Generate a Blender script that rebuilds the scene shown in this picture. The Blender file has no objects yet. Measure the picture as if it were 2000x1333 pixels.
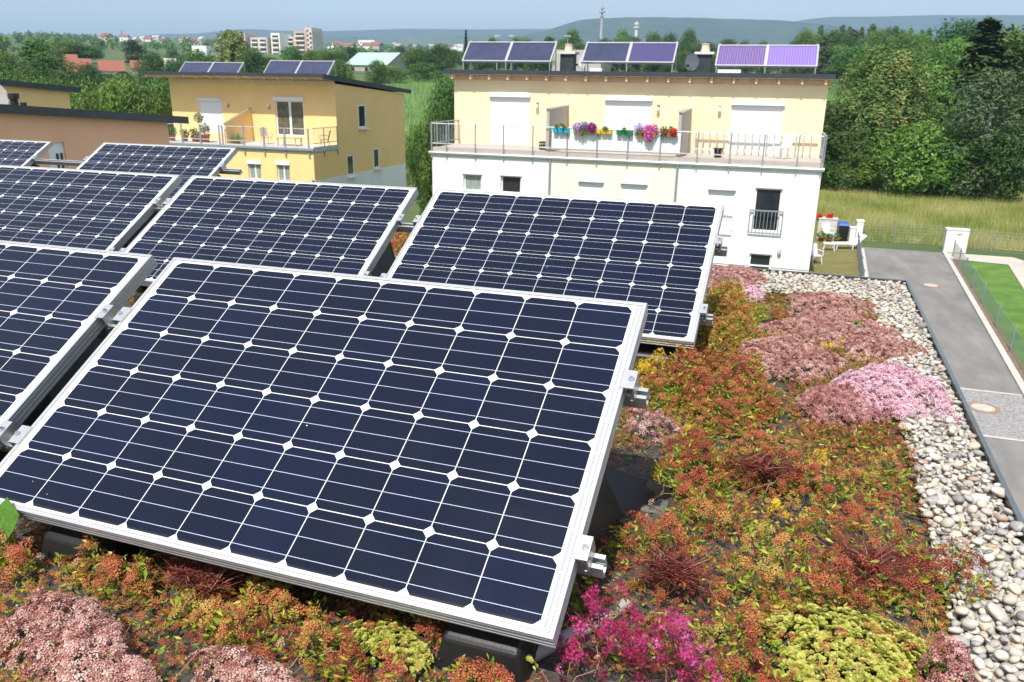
import bpy, math, random
import numpy as np
from mathutils import Matrix, Vector
SC = bpy.context.scene
COL = SC.collection
RAD = math.radians
H = 8.2                                    # the camera's height above the street
# ------------------------------------------------------------------ camera
CR = np.array([0.9499346582725152, 0.3119620093593878, 0.01743128592884368])
CU = np.array([-0.10993850007284324, 0.2815027481523012, 0.9532416949464787])
CF = np.array([-0.292468239667854, 0.9074336931694543, -0.3017058522575115])
FPX = 1574.01                              # focal length for a 2000 px wide picture
cd = bpy.data.cameras.new('camera'); cam = bpy.data.objects.new('camera', cd); COL.objects.link(cam)
cam.matrix_world = Matrix(((CR[0], CU[0], -CF[0], 0), (CR[1], CU[1], -CF[1], 0), (CR[2], CU[2], -CF[2], H), (0, 0, 0, 1)))
cd.sensor_width = 36; cd.lens = FPX / 2000 * 36; cd.clip_start = 0.05; cd.clip_end = 30000
cd.dof.use_dof = True; cd.dof.focus_distance = 2.3; cd.dof.aperture_fstop = 11
SC.camera = cam
# ------------------------------------------------------------------ light
SUN_EL, SUN_ROT = 56.0, 184.6
w = bpy.data.worlds.new('World'); SC.world = w; w.use_nodes = True
nt = w.node_tree; nt.nodes.clear()
sky = nt.nodes.new('ShaderNodeTexSky'); sky.sky_type = 'NISHITA'; sky.sun_disc = False
sky.sun_elevation = RAD(SUN_EL); sky.sun_rotation = RAD(SUN_ROT)
sky.air_density = 1.0; sky.dust_density = 1.3; sky.ozone_density = 2.5; sky.altitude = 200
bg = nt.nodes.new('ShaderNodeBackground'); bg.inputs[1].default_value = 0.15
wo = nt.nodes.new('ShaderNodeOutputWorld')
_tc = nt.nodes.new('ShaderNodeTexCoord'); _mp = nt.nodes.new('ShaderNodeMapping'); _mp.inputs['Scale'].default_value = (1.2, 1.2, 6); _no = nt.nodes.new('ShaderNodeTexNoise'); _no.inputs['Scale'].default_value = 2.2; _no.inputs['Detail'].default_value = 6
_mr = nt.nodes.new('ShaderNodeMapRange'); _mr.inputs[1].default_value = .3; _mr.inputs[2].default_value = .75; _mr.inputs[3].default_value = .35; _mr.inputs[4].default_value = .75; _mx = nt.nodes.new('ShaderNodeMixRGB'); _mx.inputs[2].default_value = (3.9, 4.05, 4.4, 1)       # thin high cloud
nt.links.new(_tc.outputs['Generated'], _mp.inputs[0]); nt.links.new(_mp.outputs[0], _no.inputs[0]); nt.links.new(_no.outputs['Fac'], _mr.inputs[0]); nt.links.new(_mr.outputs[0], _mx.inputs[0]); nt.links.new(sky.outputs[0], _mx.inputs[1])
nt.links.new(_mx.outputs[0], bg.inputs[0]); nt.links.new(bg.outputs[0], wo.inputs[0])
sl = bpy.data.lights.new('sun', 'SUN'); sl.energy = 4.5; sl.angle = RAD(0.55); sl.color = (1.0, 0.95, 0.87)
so = bpy.data.objects.new('sun', sl); COL.objects.link(so)
_e, _r = RAD(SUN_EL), RAD(SUN_ROT)
so.rotation_euler = Vector((math.sin(_r)*math.cos(_e), math.cos(_r)*math.cos(_e), math.sin(_e))).to_track_quat('Z', 'Y').to_euler()
so.location = (0, 0, 40)
SC.view_settings.view_transform = 'Standard'; SC.view_settings.look = 'None'
SC.view_settings.exposure = 0.5; SC.view_settings.gamma = 1.0
SC.cycles.max_bounces = 6; SC.cycles.diffuse_bounces = 3; SC.cycles.transparent_max_bounces = 8
SC.cycles.volume_bounces = 0; SC.cycles.use_denoising = True

# ------------------------------------------------------------------ helpers: where things stand
def ray(u, v): return CF + (u-1000)/FPX*CR - (v-666.5)/FPX*CU
def at_y(u, v, y): d = ray(u, v); p = d*(y/d[1]); p[2] += H; return p
def at_x(u, v, x): d = ray(u, v); p = d*(x/d[0]); p[2] += H; return p
def at_z(u, v, z): d = ray(u, v); p = d*((z-H)/d[2]); p[2] += H; return p
def at_d(u, v, D): d = ray(u, v); p = d*(D/math.hypot(d[0], d[1])); p[2] += H; return p
RR = np.array([[0.9994758449898474, 0.031560686481222046, -0.007208214110602665],
               [-0.03153595131074529, 0.9994964205406681, 0.0035198155233116995],
               [0.0073156719962410785, -0.0032906527051409502, 0.9999678257564177]])
RM = Matrix.Translation((0, 0, H)) @ Matrix(RR.tolist()).to_4x4()       # the gently falling green roof
def roof(u, v, z): d = RR.T @ ray(u, v); return d*(z/d[2])
ZS = -1.25                                 # top of the substrate in the roof's own frame
def ss(a, b, x): t = min(1, max(0, (x-a)/(b-a))); return t*t*(3-2*t)
def ground_z(x, y):
    D = math.hypot(x, y)
    if D < 92: return 0.0
    z = 0.068*(min(D, 235)-92)*ss(92, 130, D) if D < 235 else 0.068*143
    if D > 235: z += 0.044*(min(D, 2600)-235)
    return z

# ------------------------------------------------------------------ helpers: meshes
class MB:
    def __init__(s): s.v = []; s.f = []; s.m = []
    def poly(s, pts, m=0):
        b = len(s.v); s.v += [tuple(p) for p in pts]; s.f.append(tuple(range(b, b+len(pts)))); s.m.append(m)
    def hexa(s, p, m=0):
        b = len(s.v); s.v += [tuple(q) for q in p]
        for f in ((0, 3, 2, 1), (4, 5, 6, 7), (0, 1, 5, 4), (1, 2, 6, 5), (2, 3, 7, 6), (3, 0, 4, 7)):
            s.f.append(tuple(b+i for i in f)); s.m.append(m)
    def box(s, x0, x1, y0, y1, z0, z1, m=0):
        s.hexa([(x0, y0, z0), (x1, y0, z0), (x1, y1, z0), (x0, y1, z0), (x0, y0, z1), (x1, y0, z1), (x1, y1, z1), (x0, y1, z1)], m)
    def tube(s, pts, rs, n=8, m=0, cap=True):
        pts = [Vector(p) for p in pts]
        if not hasattr(rs, '__len__'): rs = [rs]*len(pts)
        b = len(s.v); ref = None
        for i, p in enumerate(pts):
            d = (pts[min(i+1, len(pts)-1)] - pts[max(i-1, 0)]).normalized()
            if ref is None: ref = Vector((0, 0, 1)) if abs(d.z) < 0.9 else Vector((1, 0, 0))
            a = d.cross(ref).normalized(); c = a.cross(d); ref = c
            for k in range(n):
                t = 2*math.pi*k/n; s.v.append(tuple(p + a*(rs[i]*math.cos(t)) + c*(rs[i]*math.sin(t))))
        for i in range(len(pts)-1):
            for k in range(n):
                s.f.append((b+i*n+k, b+i*n+(k+1) % n, b+(i+1)*n+(k+1) % n, b+(i+1)*n+k)); s.m.append(m)
        if cap:
            s.f.append(tuple(b+k for k in range(n))[::-1]); s.m.append(m)
            s.f.append(tuple(b+(len(pts)-1)*n+k for k in range(n))); s.m.append(m)
    def lathe(s, c, prof, n=16, m=0):
        s.tube([(c[0], c[1], c[2]+z) for r, z in prof], [r for r, z in prof], n, m)
    def ext(s, poly, f, m=0):                # a 2-D outline swept from f(p,0) to f(p,1)
        b = len(s.v); n = len(poly)
        s.v += [tuple(f(p, 0)) for p in poly] + [tuple(f(p, 1)) for p in poly]
        s.f.append(tuple(range(b, b+n))[::-1]); s.m.append(m); s.f.append(tuple(range(b+n, b+2*n))); s.m.append(m)
        for i in range(n): s.f.append((b+i, b+(i+1) % n, b+n+(i+1) % n, b+n+i)); s.m.append(m)
    def ball(s, c, r, n=10, k=6, m=0):
        s.tube([(c[0], c[1], c[2]-r[2]*math.cos(math.pi*(i+.02)/(k+.04))) for i in range(k+1)], [0.5*(r[0]+r[1])*math.sin(math.pi*(i+.02)/(k+.04)) for i in range(k+1)], n, m)
    def build(s, name, mats, parent=None, smooth=False, fix=True):
        me = bpy.data.meshes.new(name); me.from_pydata(s.v, [], s.f)
        if not isinstance(mats, (list, tuple)): mats = [mats]
        for q in mats: me.materials.append(q)
        me.polygons.foreach_set('material_index', s.m)
        if smooth: me.polygons.foreach_set('use_smooth', [True]*len(s.f))
        if fix:
            import bmesh
            bm = bmesh.new(); bm.from_mesh(me); bmesh.ops.recalc_face_normals(bm, faces=bm.faces); bm.to_mesh(me); bm.free()
        me.update()
        o = bpy.data.objects.new(name, me); COL.objects.link(o)
        if parent is not None: o.parent = parent
        return o
def bigmesh(name, parts, mats, parent=None, smooth=False):
    """parts: list of (verts (N,3), tris (M,3), material index per tri or int, tint per vertex or None) in one mesh."""
    V, F, M, T = [], [], [], []; b = 0
    for v, f, m, t in parts:
        V.append(v); F.append(f+b); b += len(v)
        M.append(np.full(len(f), m) if np.isscalar(m) else m); T.append(np.full(len(v), .5) if t is None else t)
    V = np.concatenate(V).astype(np.float32); F = np.concatenate(F).astype(np.int32); M = np.concatenate(M).astype(np.int32); T = np.concatenate(T).astype(np.float32)
    me = bpy.data.meshes.new(name); n = len(F)
    me.vertices.add(len(V)); me.vertices.foreach_set('co', V.ravel())
    me.loops.add(n*3); me.loops.foreach_set('vertex_index', F.ravel())
    me.polygons.add(n); me.polygons.foreach_set('loop_start', np.arange(0, n*3, 3, dtype=np.int32)); me.polygons.foreach_set('loop_total', np.full(n, 3, dtype=np.int32))
    for q in mats: me.materials.append(q)
    me.polygons.foreach_set('material_index', M)
    if smooth: me.polygons.foreach_set('use_smooth', np.ones(n, dtype=bool))
    a = me.attributes.new('tint', 'FLOAT', 'POINT'); a.data.foreach_set('value', T)
    me.update(calc_edges=True)
    o = bpy.data.objects.new(name, me); COL.objects.link(o)
    if parent is not None: o.parent = parent
    return o
def tag(o, label=None, cat=None, group=None, kind=None):
    if label: o['label'] = label
    if cat: o['category'] = cat
    if group: o['group'] = group
    if kind: o['kind'] = kind
    return o
def thing(name, label, cat, loc=(0, 0, 0), rz=0, group=None, mtx=None):
    o = bpy.data.objects.new(name, None); COL.objects.link(o); o.empty_display_size = .2
    o.matrix_world = mtx if mtx is not None else Matrix.Translation(loc) @ Matrix.Rotation(rz, 4, 'Z')
    return tag(o, label, cat, group)
def dup(root, mtx, label=None, group=None):
    def cp(o, par):
        c = o.copy(); COL.objects.link(c)
        if par is not None: c.parent = par; c.matrix_parent_inverse = Matrix()
        for ch in list(o.children): cp(ch, c)
        return c
    r = cp(root, None); r.matrix_world = mtx
    if label: r['label'] = label
    if group: r['group'] = group
    return r

# ------------------------------------------------------------------ helpers: materials
def N(nt, t, **k):
    n = nt.nodes.new('ShaderNode'+t)
    for a, b in k.items(): setattr(n, a, b)
    return n
def mat(name, col, rough=.6, var=0, scale=8, col2=None, bump=0, bscale=60, metal=0, spec=.5, trans=0, detail=4, coords='Object', stretch=None, coat=0):
    m = bpy.data.materials.new(name); m.use_nodes = True; nt = m.node_tree; p = nt.nodes['Principled BSDF']; L = nt.links.new
    p.inputs['Roughness'].default_value = rough; p.inputs['Metallic'].default_value = metal; p.inputs['Specular IOR Level'].default_value = spec
    p.inputs['Base Color'].default_value = (*col, 1); p.inputs['Coat Weight'].default_value = coat
    tc = N(nt, 'TexCoord'); src = tc.outputs[coords]
    if stretch:
        mp = N(nt, 'Mapping'); mp.inputs['Scale'].default_value = stretch; L(src, mp.inputs[0]); src = mp.outputs[0]
    if var or col2:
        no = N(nt, 'TexNoise'); no.inputs['Scale'].default_value = scale; no.inputs['Detail'].default_value = detail; no.inputs['Roughness'].default_value = .65; L(src, no.inputs['Vector'])
        c2 = col2 or tuple(max(0, c*(1-var)) for c in col); c1 = col if col2 else tuple(min(1, c*(1+var*.6)) for c in col)
        r = N(nt, 'ValToRGB'); r.color_ramp.elements[0].position = .32; r.color_ramp.elements[1].position = .68
        r.color_ramp.elements[0].color = (*c2, 1); r.color_ramp.elements[1].color = (*c1, 1)
        L(no.outputs['Fac'], r.inputs[0]); L(r.outputs[0], p.inputs['Base Color'])
    if bump:
        nb = N(nt, 'TexNoise'); nb.inputs['Scale'].default_value = bscale; nb.inputs['Detail'].default_value = 5; L(src, nb.inputs['Vector'])
        bp = N(nt, 'Bump'); bp.inputs['Strength'].default_value = bump; bp.inputs['Distance'].default_value = 1/bscale; L(nb.outputs['Fac'], bp.inputs['Height']); L(bp.outputs[0], p.inputs['Normal'])
    return m
def leafmat(name, stops, trans=.3, rough=.5, objvar=0.0, spec=.35):
    """leaf colours differ from leaf to leaf by the mesh attribute tint."""
    m = bpy.data.materials.new(name); m.use_nodes = True; nt = m.node_tree; p = nt.nodes['Principled BSDF']; L = nt.links.new
    out = nt.nodes['Material Output']
    p.inputs['Roughness'].default_value = rough; p.inputs['Specular IOR Level'].default_value = spec
    at = N(nt, 'Attribute', attribute_name='tint'); r = N(nt, 'ValToRGB')
    while len(r.color_ramp.elements) < len(stops): r.color_ramp.elements.new(.5)
    for e, (q, c) in zip(r.color_ramp.elements, stops): e.position = q; e.color = (*c, 1)
    L(at.outputs['Fac'], r.inputs[0]); c = r.outputs[0]
    if objvar:
        oi = N(nt, 'ObjectInfo'); hs = N(nt, 'HueSaturation')
        a = N(nt, 'MapRange'); a.inputs[3].default_value = .5-objvar*.05; a.inputs[4].default_value = .5+objvar*.05; L(oi.outputs['Random'], a.inputs[0]); L(a.outputs[0], hs.inputs['Hue'])
        mu = N(nt, 'Math', operation='MULTIPLY'); mu.inputs[1].default_value = 7.31; L(oi.outputs['Random'], mu.inputs[0]); fr = N(nt, 'Math', operation='FRACT'); L(mu.outputs[0], fr.inputs[0])
        b = N(nt, 'MapRange'); b.inputs[3].default_value = 1-objvar*.45; b.inputs[4].default_value = 1+objvar*.4; L(fr.outputs[0], b.inputs[0]); L(b.outputs[0], hs.inputs['Value'])
        L(c, hs.inputs['Color']); c = hs.outputs[0]
    L(c, p.inputs['Base Color'])
    if trans:
        t = N(nt, 'BsdfTranslucent'); L(c, t.inputs[0]); mx = N(nt, 'MixShader'); mx.inputs[0].default_value = trans
        L(p.outputs[0], mx.inputs[1]); L(t.outputs[0], mx.inputs[2]); L(mx.outputs[0], out.inputs[0])
    return m
ALU = mat('aluminium', (.62, .62, .61), .38, .06, 30, metal=.75, bump=.02, bscale=200)
ALUW = mat('aluminium_frame', (.54, .54, .53), .42, .05, 14, metal=.55)
STEEL = mat('galvanised_steel', (.30, .33, .35), .55, .15, 20, metal=.3)
BALU = mat('pale_galvanised_bars', (.60, .62, .63), .5, .1, 20, metal=.2)
BOLT = mat('bolt_steel', (.7, .7, .7), .25, metal=1)
BLACK = mat('black_plastic', (.014, .013, .013), .45, .25, 9, bump=.05, bscale=80)
WHITE = mat('white_plastic', (.80, .80, .79), .45, .03, 3)
WHITEW = mat('white_render', (.80, .80, .78), .9, .09, 1.6, bump=.1, bscale=120, stretch=(1, 1, .16), detail=8)
CREAMW = mat('cream_render', (.80, .745, .615), .9, .07, 1.6, bump=.1, bscale=120, stretch=(1, 1, .16), detail=8)
YELLOW = mat('yellow_render', (.88, .60, .255), .9, .05, .8, bump=.1, bscale=120, detail=8)
YELLOWR = mat('pale_yellow_render', (.85, .69, .44), .9, .05, .8, bump=.1, bscale=120, detail=8)
PINK = mat('terracotta_render', (.93, .50, .31), .9, .05, .7, bump=.1, bscale=120)
ANTH = mat('anthracite_metal', (.045, .055, .065), .45, .2, 6, metal=.2)
GLASS = mat('window_glass', (.02, .025, .03), .06, .4, 2, spec=.8)
CURT = mat('curtained_glass', (.30, .34, .32), .15, .3, 9, spec=.7, stretch=(1, 1, .12))
GREYW = mat('grey_partition', (.42, .39, .36), .8, .06, 2)
WOODE = mat('eave_boards', (.62, .46, .33), .8, .2, 6, stretch=(8, .6, 1))
RAFT = mat('rafter_wood', (.74, .57, .36), .75, .2, 8)
SLAB = mat('terrace_slabs', (.46, .40, .35), .85, .12, 3, bump=.15, bscale=30)
TERRA = mat('terracotta', (.42, .14, .07), .8, .2, 9)
# ------------------------------------------------------------------ the ground, the road, the meadow
def sheet(name, pts, z, m, kind='structure', lift=0):
    b = MB(); b.poly([(p[0], p[1], z+lift) for p in pts]); o = b.build(name, m); return tag(o, kind=kind)
GRASSB = mat('rough_grass', (.10, .135, .035), .95, .5, .05, col2=(.04, .08, .018), bump=.6, bscale=3)
def terrain():
    b = MB(); ds = [0, 20, 40, 60, 80, 92, 100, 110, 120, 130, 150, 180, 210, 235, 260, 350, 500, 800, 1300, 2000, 2600, 4000, 9000]; na = 96
    b.v.append((0, 0, 0))
    for d in ds[1:]:
        for k in range(na):
            a = 2*math.pi*k/na; x, y = d*math.sin(a), d*math.cos(a); b.v.append((x, y, ground_z(x, y)))
    for k in range(na): b.f.append((0, 1+(k+1) % na, 1+k)); b.m.append(0)
    for i in range(len(ds)-2):
        for k in range(na):
            p, q = 1+i*na+k, 1+i*na+(k+1) % na; b.f.append((p, q, q+na, p+na)); b.m.append(0)
    tag(b.build('terrain', GRASSB, smooth=True), kind='structure')
terrain()
ASPH = mat('asphalt', (.20, .19, .176), .9, .30, .9, bump=.25, bscale=90, stretch=(1, .35, 1), detail=10)
ASPH2 = mat('concrete_edging', (.50, .47, .43), .9, .12, 3, bump=.1, bscale=40)
SETT = mat('granite_setts', (.30, .29, .28), .85, .45, 14, bump=.6, bscale=12)
LAWN = mat('lawn', (.125, .225, .024), .95, .35, 1.1, col2=(.05, .13, .014), bump=.5, bscale=25)
GARD = mat('dry_lawn', (.21, .175, .06), .95, .4, 1.2, col2=(.12, .12, .03), bump=.5, bscale=20)
PATHM = mat('pale_paving', (.50, .44, .38), .9, .1, 2)
xl = lambda y: 4.89-(48.1-y)*.052          # the road's left and right edges
xr = lambda y: 8.85-(48.6-y)*.066
YS = [-12, 0, 10, 16, 21.45, 24.95, 30, 40, 48.1]
def strip(name, m, f0, f1, ys, z):
    b = MB()
    for a, c in zip(ys[:-1], ys[1:]): b.poly([(f0(a), a, z), (f1(a), a, z), (f1(c), c, z), (f0(c), c, z)])
    return tag(b.build(name, m), kind='structure')
strip('road', ASPH, xl, xr, YS, .02)
strip('setts_band', SETT, lambda y: xl(y)+.01, lambda y: xr(y)-.01, [21.45, 24.95], .026)
b = MB(); b.box(0, 1, 0, 1, 0, 1)
for y in (21.4, 25.0): strip('setts_edge', ASPH2, lambda q: xl(q)+.01, lambda q: xr(q)-.01, [y-.06, y+.06], .032)
def kerb(name, f, w, ys, z0, z1):
    b = MB()
    for a, c in zip(ys[:-1], ys[1:]): b.hexa([(f(a), a, z0), (f(a)+w, a, z0), (f(c)+w, c, z0), (f(c), c, z0), (f(a), a, z1), (f(a)+w, a, z1), (f(c)+w, c, z1), (f(c), c, z1)])
    return tag(b.build(name, ASPH2), kind='structure')
kerb('kerb', xr, .2, YS, -.1, .10)
kerb('kerb', lambda y: xl(y)-.34, .12, YS[4:], -.1, .16); strip('edging_strip', ASPH2, lambda y: xl(y)-.22, xl, YS[4:], .03)
sheet('garden_lawn', [(1.6, 34), (xl(34)-.35, 34), (xl(50)-.35, 50.5), (1.6, 50.5)], .012, GARD)
sheet('lawn', [(xr(10)+.6, 10), (13, 10), (10.6, 38), (11.45, 45.8), (9.35, 46.4), (xr(44)+.5, 44)], .014, LAWN)
strip('soil_border', mat('border_soil', (.20, .145, .09), .95, .35, 4), lambda y: xr(y)+.2, lambda y: xr(y)+.75, [10, 20, 30, 40, 46.5], .012)
sheet('footpath', [(9.0, 46.4), (11.5, 45.9), (10.6, 38), (13.2, 14), (14.0, 14), (11.6, 38.5), (12.6, 47.3), (12.2, 48.2), (8.95, 48.1)], .024, PATHM)
sheet('car_park', [(12.65, 47.3), (11.7, 38.5), (14.1, 14), (30, 14), (30, 47.3)], .016, ASPH)
MEAD = mat('meadow', (.25, .26, .08), .95, .5, .35, col2=(.17, .18, .05), bump=.6, bscale=5)
sheet('meadow', [(-14, 49.9), (2, 49.9), (9, 50.7), (30, 49), (42, 78), (20, 84), (-5, 82), (-22, 60)], .008, MEAD)
rn = np.random.default_rng(7); random.seed(7)
def rotz(a): c, s = np.cos(a), np.sin(a); o = np.zeros_like(a); i = np.ones_like(a); return np.stack([np.stack([c, -s, o], -1), np.stack([s, c, o], -1), np.stack([o, o, i], -1)], -2)
def basis(n, spin):
    """rotations that carry +z to each unit vector n, spun about it"""
    n = n/np.linalg.norm(n, axis=1, keepdims=True)
    h = np.where(np.abs(n[:, 2:3]) < .95, np.array([[0, 0, 1.]]), np.array([[1., 0, 0]]))
    a = np.cross(h, n); a /= np.linalg.norm(a, axis=1, keepdims=True); c = np.cross(n, a)
    cs, sn = np.cos(spin)[:, None], np.sin(spin)[:, None]
    return np.stack([a*cs+c*sn, -a*sn+c*cs, n], -1)
def inst(pv, pf, R, t, s, m=0, tint=None, ptint=None):
    n = len(t); s = np.asarray(s, float)
    if s.ndim == 0: s = np.full(n, s)
    if s.ndim == 1: s = s[:, None, None]
    else: s = s[:, None, :]
    v = np.einsum('nij,nkj->nki', R, pv[None]*s) + t[:, None, :]
    f = pf[None] + (np.arange(n)*len(pv))[:, None, None]
    tt = None
    if tint is not None: tt = np.repeat(tint, len(pv)) if ptint is None else (tint[:, None]+ptint[None]).ravel()
    mm = m if np.isscalar(m) else np.tile(m, n)
    return v.reshape(-1, 3), f.reshape(-1, 3), mm, tt
BLADE = (np.array([[-.02, 0, 0], [.02, 0, 0], [.05, .1, 1], [-.25, .05, 0], [-.21, .05, 0], [-.4, -.15, .8], [.2, -.1, 0], [.25, -.1, 0], [.42, -.2, .75]]), np.array([[0, 1, 2], [3, 4, 5], [6, 7, 8]]))
def tufts(name, pts, h, mats, label=None):
    n = len(pts); R = rotz(rn.uniform(0, 6.28, n)); s = h*rn.uniform(.6, 1.3, n)
    o = bigmesh(name, [inst(*BLADE, R, pts, s, 0, np.clip(.5+.3*np.sin(pts[:, 0]*.55+1)*np.sin(pts[:, 1]*.4)+rn.normal(0, .2, n), 0, 1))], mats); return tag(o, label, kind='stuff')
MEADL = leafmat('meadow_blades', [(0, (.12, .20, .035)), (.45, (.27, .31, .07)), (.75, (.42, .38, .13)), (1, (.54, .48, .24))], .25)
n = 26000; yy = 50.3+27*rn.random(n)**1.2; xx = rn.uniform(-1, 27, n)*(yy/60)**1.2; k = xx > 1.8; xx, yy = xx[k], yy[k]
kk = np.sin(xx*.9+1)*np.sin(yy*.7)+rn.normal(0, .6, len(xx)) > -.5
tufts('meadow_grass', np.stack([xx[kk], yy[kk], np.zeros(kk.sum())], -1), .55, [MEADL])
MAIZE = leafmat('maize_leaf', [(0, (.09, .18, .04)), (1, (.22, .36, .10))], .25)
FIELD = mat('field_soil', (.17, .27, .075), .95, .4, .2, col2=(.11, .20, .05), bump=.5, bscale=2)
def field(az0, az1, d0, d1, name):
    b = MB(); na = 14; nd = 10
    for i in range(nd+1):
        for k in range(na+1):
            a = az0+(az1-az0)*k/na; d = d0+(d1-d0)*i/nd; x, y = d*math.sin(a), d*math.cos(a); b.v.append((x, y, ground_z(x, y)+.06))
    for i in range(nd):
        for k in range(na): p = i*(na+1)+k; b.f.append((p, p+1, p+na+2, p+na+1)); b.m.append(0)
    tag(b.build(name, FIELD, smooth=True), kind='structure')
    n = 15000; d = d0+(d1-d0)*rn.random(n); a = az0+(az1-az0)*rn.random(n); x, y = d*np.sin(a), d*np.cos(a)
    z = np.array([ground_z(p, q) for p, q in zip(x, y)])+.05
    tufts('maize', np.stack([x, y, z], -1), 1.7, [MAIZE])
field(-.46, .22, 105, 232, 'field')

# ------------------------------------------------------------------ houses
def facade(b, x0, x1, z0, z1, y, holes, m=0, depth=.16, rm=None):
    """a wall skin facing -y with real openings and their reveals"""
    rm = m if rm is None else rm
    xs = sorted({x0, x1, *[h[0] for h in holes], *[h[1] for h in holes]}); zs = sorted({z0, z1, *[h[2] for h in holes], *[h[3] for h in holes]})
    for i in range(len(xs)-1):
        for j in range(len(zs)-1):
            cx, cz = (xs[i]+xs[i+1])/2, (zs[j]+zs[j+1])/2
            if cx < x0 or cx > x1 or any(h[0] < cx < h[1] and h[2] < cz < h[3] for h in holes): continue
            b.poly([(xs[i], y, zs[j]), (xs[i+1], y, zs[j]), (xs[i+1], y, zs[j+1]), (xs[i], y, zs[j+1])], m)
    for a, c, e, g in holes:
        d = y+depth
        b.poly([(a, y, e), (a, d, e), (a, d, g), (a, y, g)], rm); b.poly([(c, y, e), (c, y, g), (c, d, g), (c, d, e)], rm)
        b.poly([(a, y, g), (a, d, g), (c, d, g), (c, y, g)], rm); b.poly([(a, y, e), (c, y, e), (c, d, e), (a, d, e)], rm)
def facade_x(b, y0, y1, z0, z1t, x, holes, m=0, depth=.16):
    """the same for a wall facing +x; z1t(y) is its sloping top"""
    ys = sorted({y0, y1, *[h[0] for h in holes], *[h[1] for h in holes]}); top = min(z1t(y0), z1t(y1))-.05
    zs = sorted({z0, top, *[h[2] for h in holes], *[h[3] for h in holes]})
    for i in range(len(ys)-1):
        for j in range(len(zs)-1):
            cy, cz = (ys[i]+ys[i+1])/2, (zs[j]+zs[j+1])/2
            if any(h[0] < cy < h[1] and h[2] < cz < h[3] for h in holes): continue
            b.poly([(x, ys[i], zs[j]), (x, ys[i+1], zs[j]), (x, ys[i+1], zs[j+1]), (x, ys[i], zs[j+1])], m)
        b.poly([(x, ys[i], top), (x, ys[i+1], top), (x, ys[i+1], z1t(ys[i+1])), (x, ys[i], z1t(ys[i]))], m)
    for a, c, e, g in holes:
        d = x-depth
        for q in (((a, e), (a, g)), ((c, e), (c, g)), ((a, e), (c, e)), ((a, g), (c, g))):
            (p, r), (s, t) = q; b.poly([(x, p, r), (x, s, t), (d, s, t), (d, p, r)], m)
def window(par, x0, x1, z0, z1, y, pane=GLASS, mull=0, name='window', label=None, t=.06):
    b = MB(); b.box(x0, x0+t, y, y+.06, z0, z1); b.box(x1-t, x1, y, y+.06, z0, z1); b.box(x0+t, x1-t, y, y+.06, z0, z0+t); b.box(x0+t, x1-t, y, y+.06, z1-t, z1)
    for k in range(mull): q = x0+(x1-x0)*(k+1)/(mull+1); b.box(q-t*.8, q+t*.8, y-.003, y+.06, z0+t, z1-t)
    o = b.build(name, WHITE, par)
    if label: o['label'] = label
    b = MB(); b.box(x0+t-.01, x1-t+.01, y+.025, y+.04, z0+t-.01, z1-t+.01); b.build('pane', pane, o); return o
def window_x(par, y0, y1, z0, z1, x, pane=GLASS, t=.12):
    b = MB(); b.box(x-.06, x, y0, y0+t, z0, z1); b.box(x-.06, x, y1-t, y1, z0, z1); b.box(x-.06, x, y0+t, y1-t, z0, z0+t); b.box(x-.06, x, y0+t, y1-t, z1-t, z1)
    o = b.build('window', WHITE, par); b = MB(); b.box(x-.04, x-.025, y0+t-.01, y1-t+.01, z0+t-.01, z1-t+.01); b.build('pane', pane, o)
    b = MB(); b.box(x-.1, x+.24, y0-.06, y1+.06, z0-.07, z0-.002); b.build('sill', WHITE, o); return o
def shutter(par, x0, x1, z0, z1, y, h=.05):
    """a closed roller shutter of slats; its box stands proud of the wall"""
    b = MB(); z = z0; b.box(x0-.04, x0, y-.03, y+.05, z0, z1); b.box(x1, x1+.04, y-.03, y+.05, z0, z1)
    while z < z1-.001: e = min(z+h, z1); b.hexa([(x0, y-.012, z), (x1, y-.012, z), (x1, y+.03, z), (x0, y+.03, z), (x0, y+.004, e), (x1, y+.004, e), (x1, y+.03, e), (x0, y+.03, e)]); z = e
    o = b.build('roller_shutter', WHITE, par)
    b = MB(); b.ext([(-.16, 0), (.02, 0), (.02, .19), (-.08, .19), (-.16, .1)], lambda p, t: (x0-.06+(x1-x0+.12)*t, y+p[0], z1+p[1])); b.build('shutter_box', WHITE, o); return o
def railing(par, x0, x1, y, zt, zb, zlow, posts, m=STEEL, step=.13, plate=.05):
    b = MB(); b.tube([(x0, y, zt), (x1, y, zt)], .02, 6); b.box(x0, x1, y-.015, y+.015, zb-.02, zb+.02)
    q = x0+step
    while q < x1: b.tube([(q, y, zb), (q, y, zt-.02)], .0055, 4); q += step
    o = b.build('railing', BALU, par)
    for p in posts:
        b = MB(); b.box(p-plate/2, p+plate/2, y-.052, y-.022, zlow, zt+.03); b.build('post', STEEL, o)
    return o
def side_rail(par, x, y0, y1, zt, zb, zlow, posts, m=STEEL):
    b = MB(); b.box(x-.03, x+.03, y0, y1, zt-.02, zt+.015); b.box(x-.015, x+.015, y0, y1, zb-.02, zb+.02); q = y0+.13
    while q < y1: b.tube([(x, q, zb), (x, q, zt-.02)], .007, 4); q += .13
    o = b.build('side_railing', m, par)
    for p in posts: b = MB(); b.box(x+.022, x+.055, p-.035, p+.035, zlow, zt+.03); b.build('post', m, o)
def rafters(par, xs, y0, y1, z, h=.12, w=.09):
    for q in xs: b = MB(); b.hexa([(q-w/2, y0, z), (q+w/2, y0, z), (q+w/2, y1, z-.02), (q-w/2, y1, z-.02), (q-w/2, y0, z+h), (q+w/2, y0, z+h), (q+w/2, y1, z+h), (q-w/2, y1, z+h)]); b.build('rafter', RAFT, par)

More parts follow.
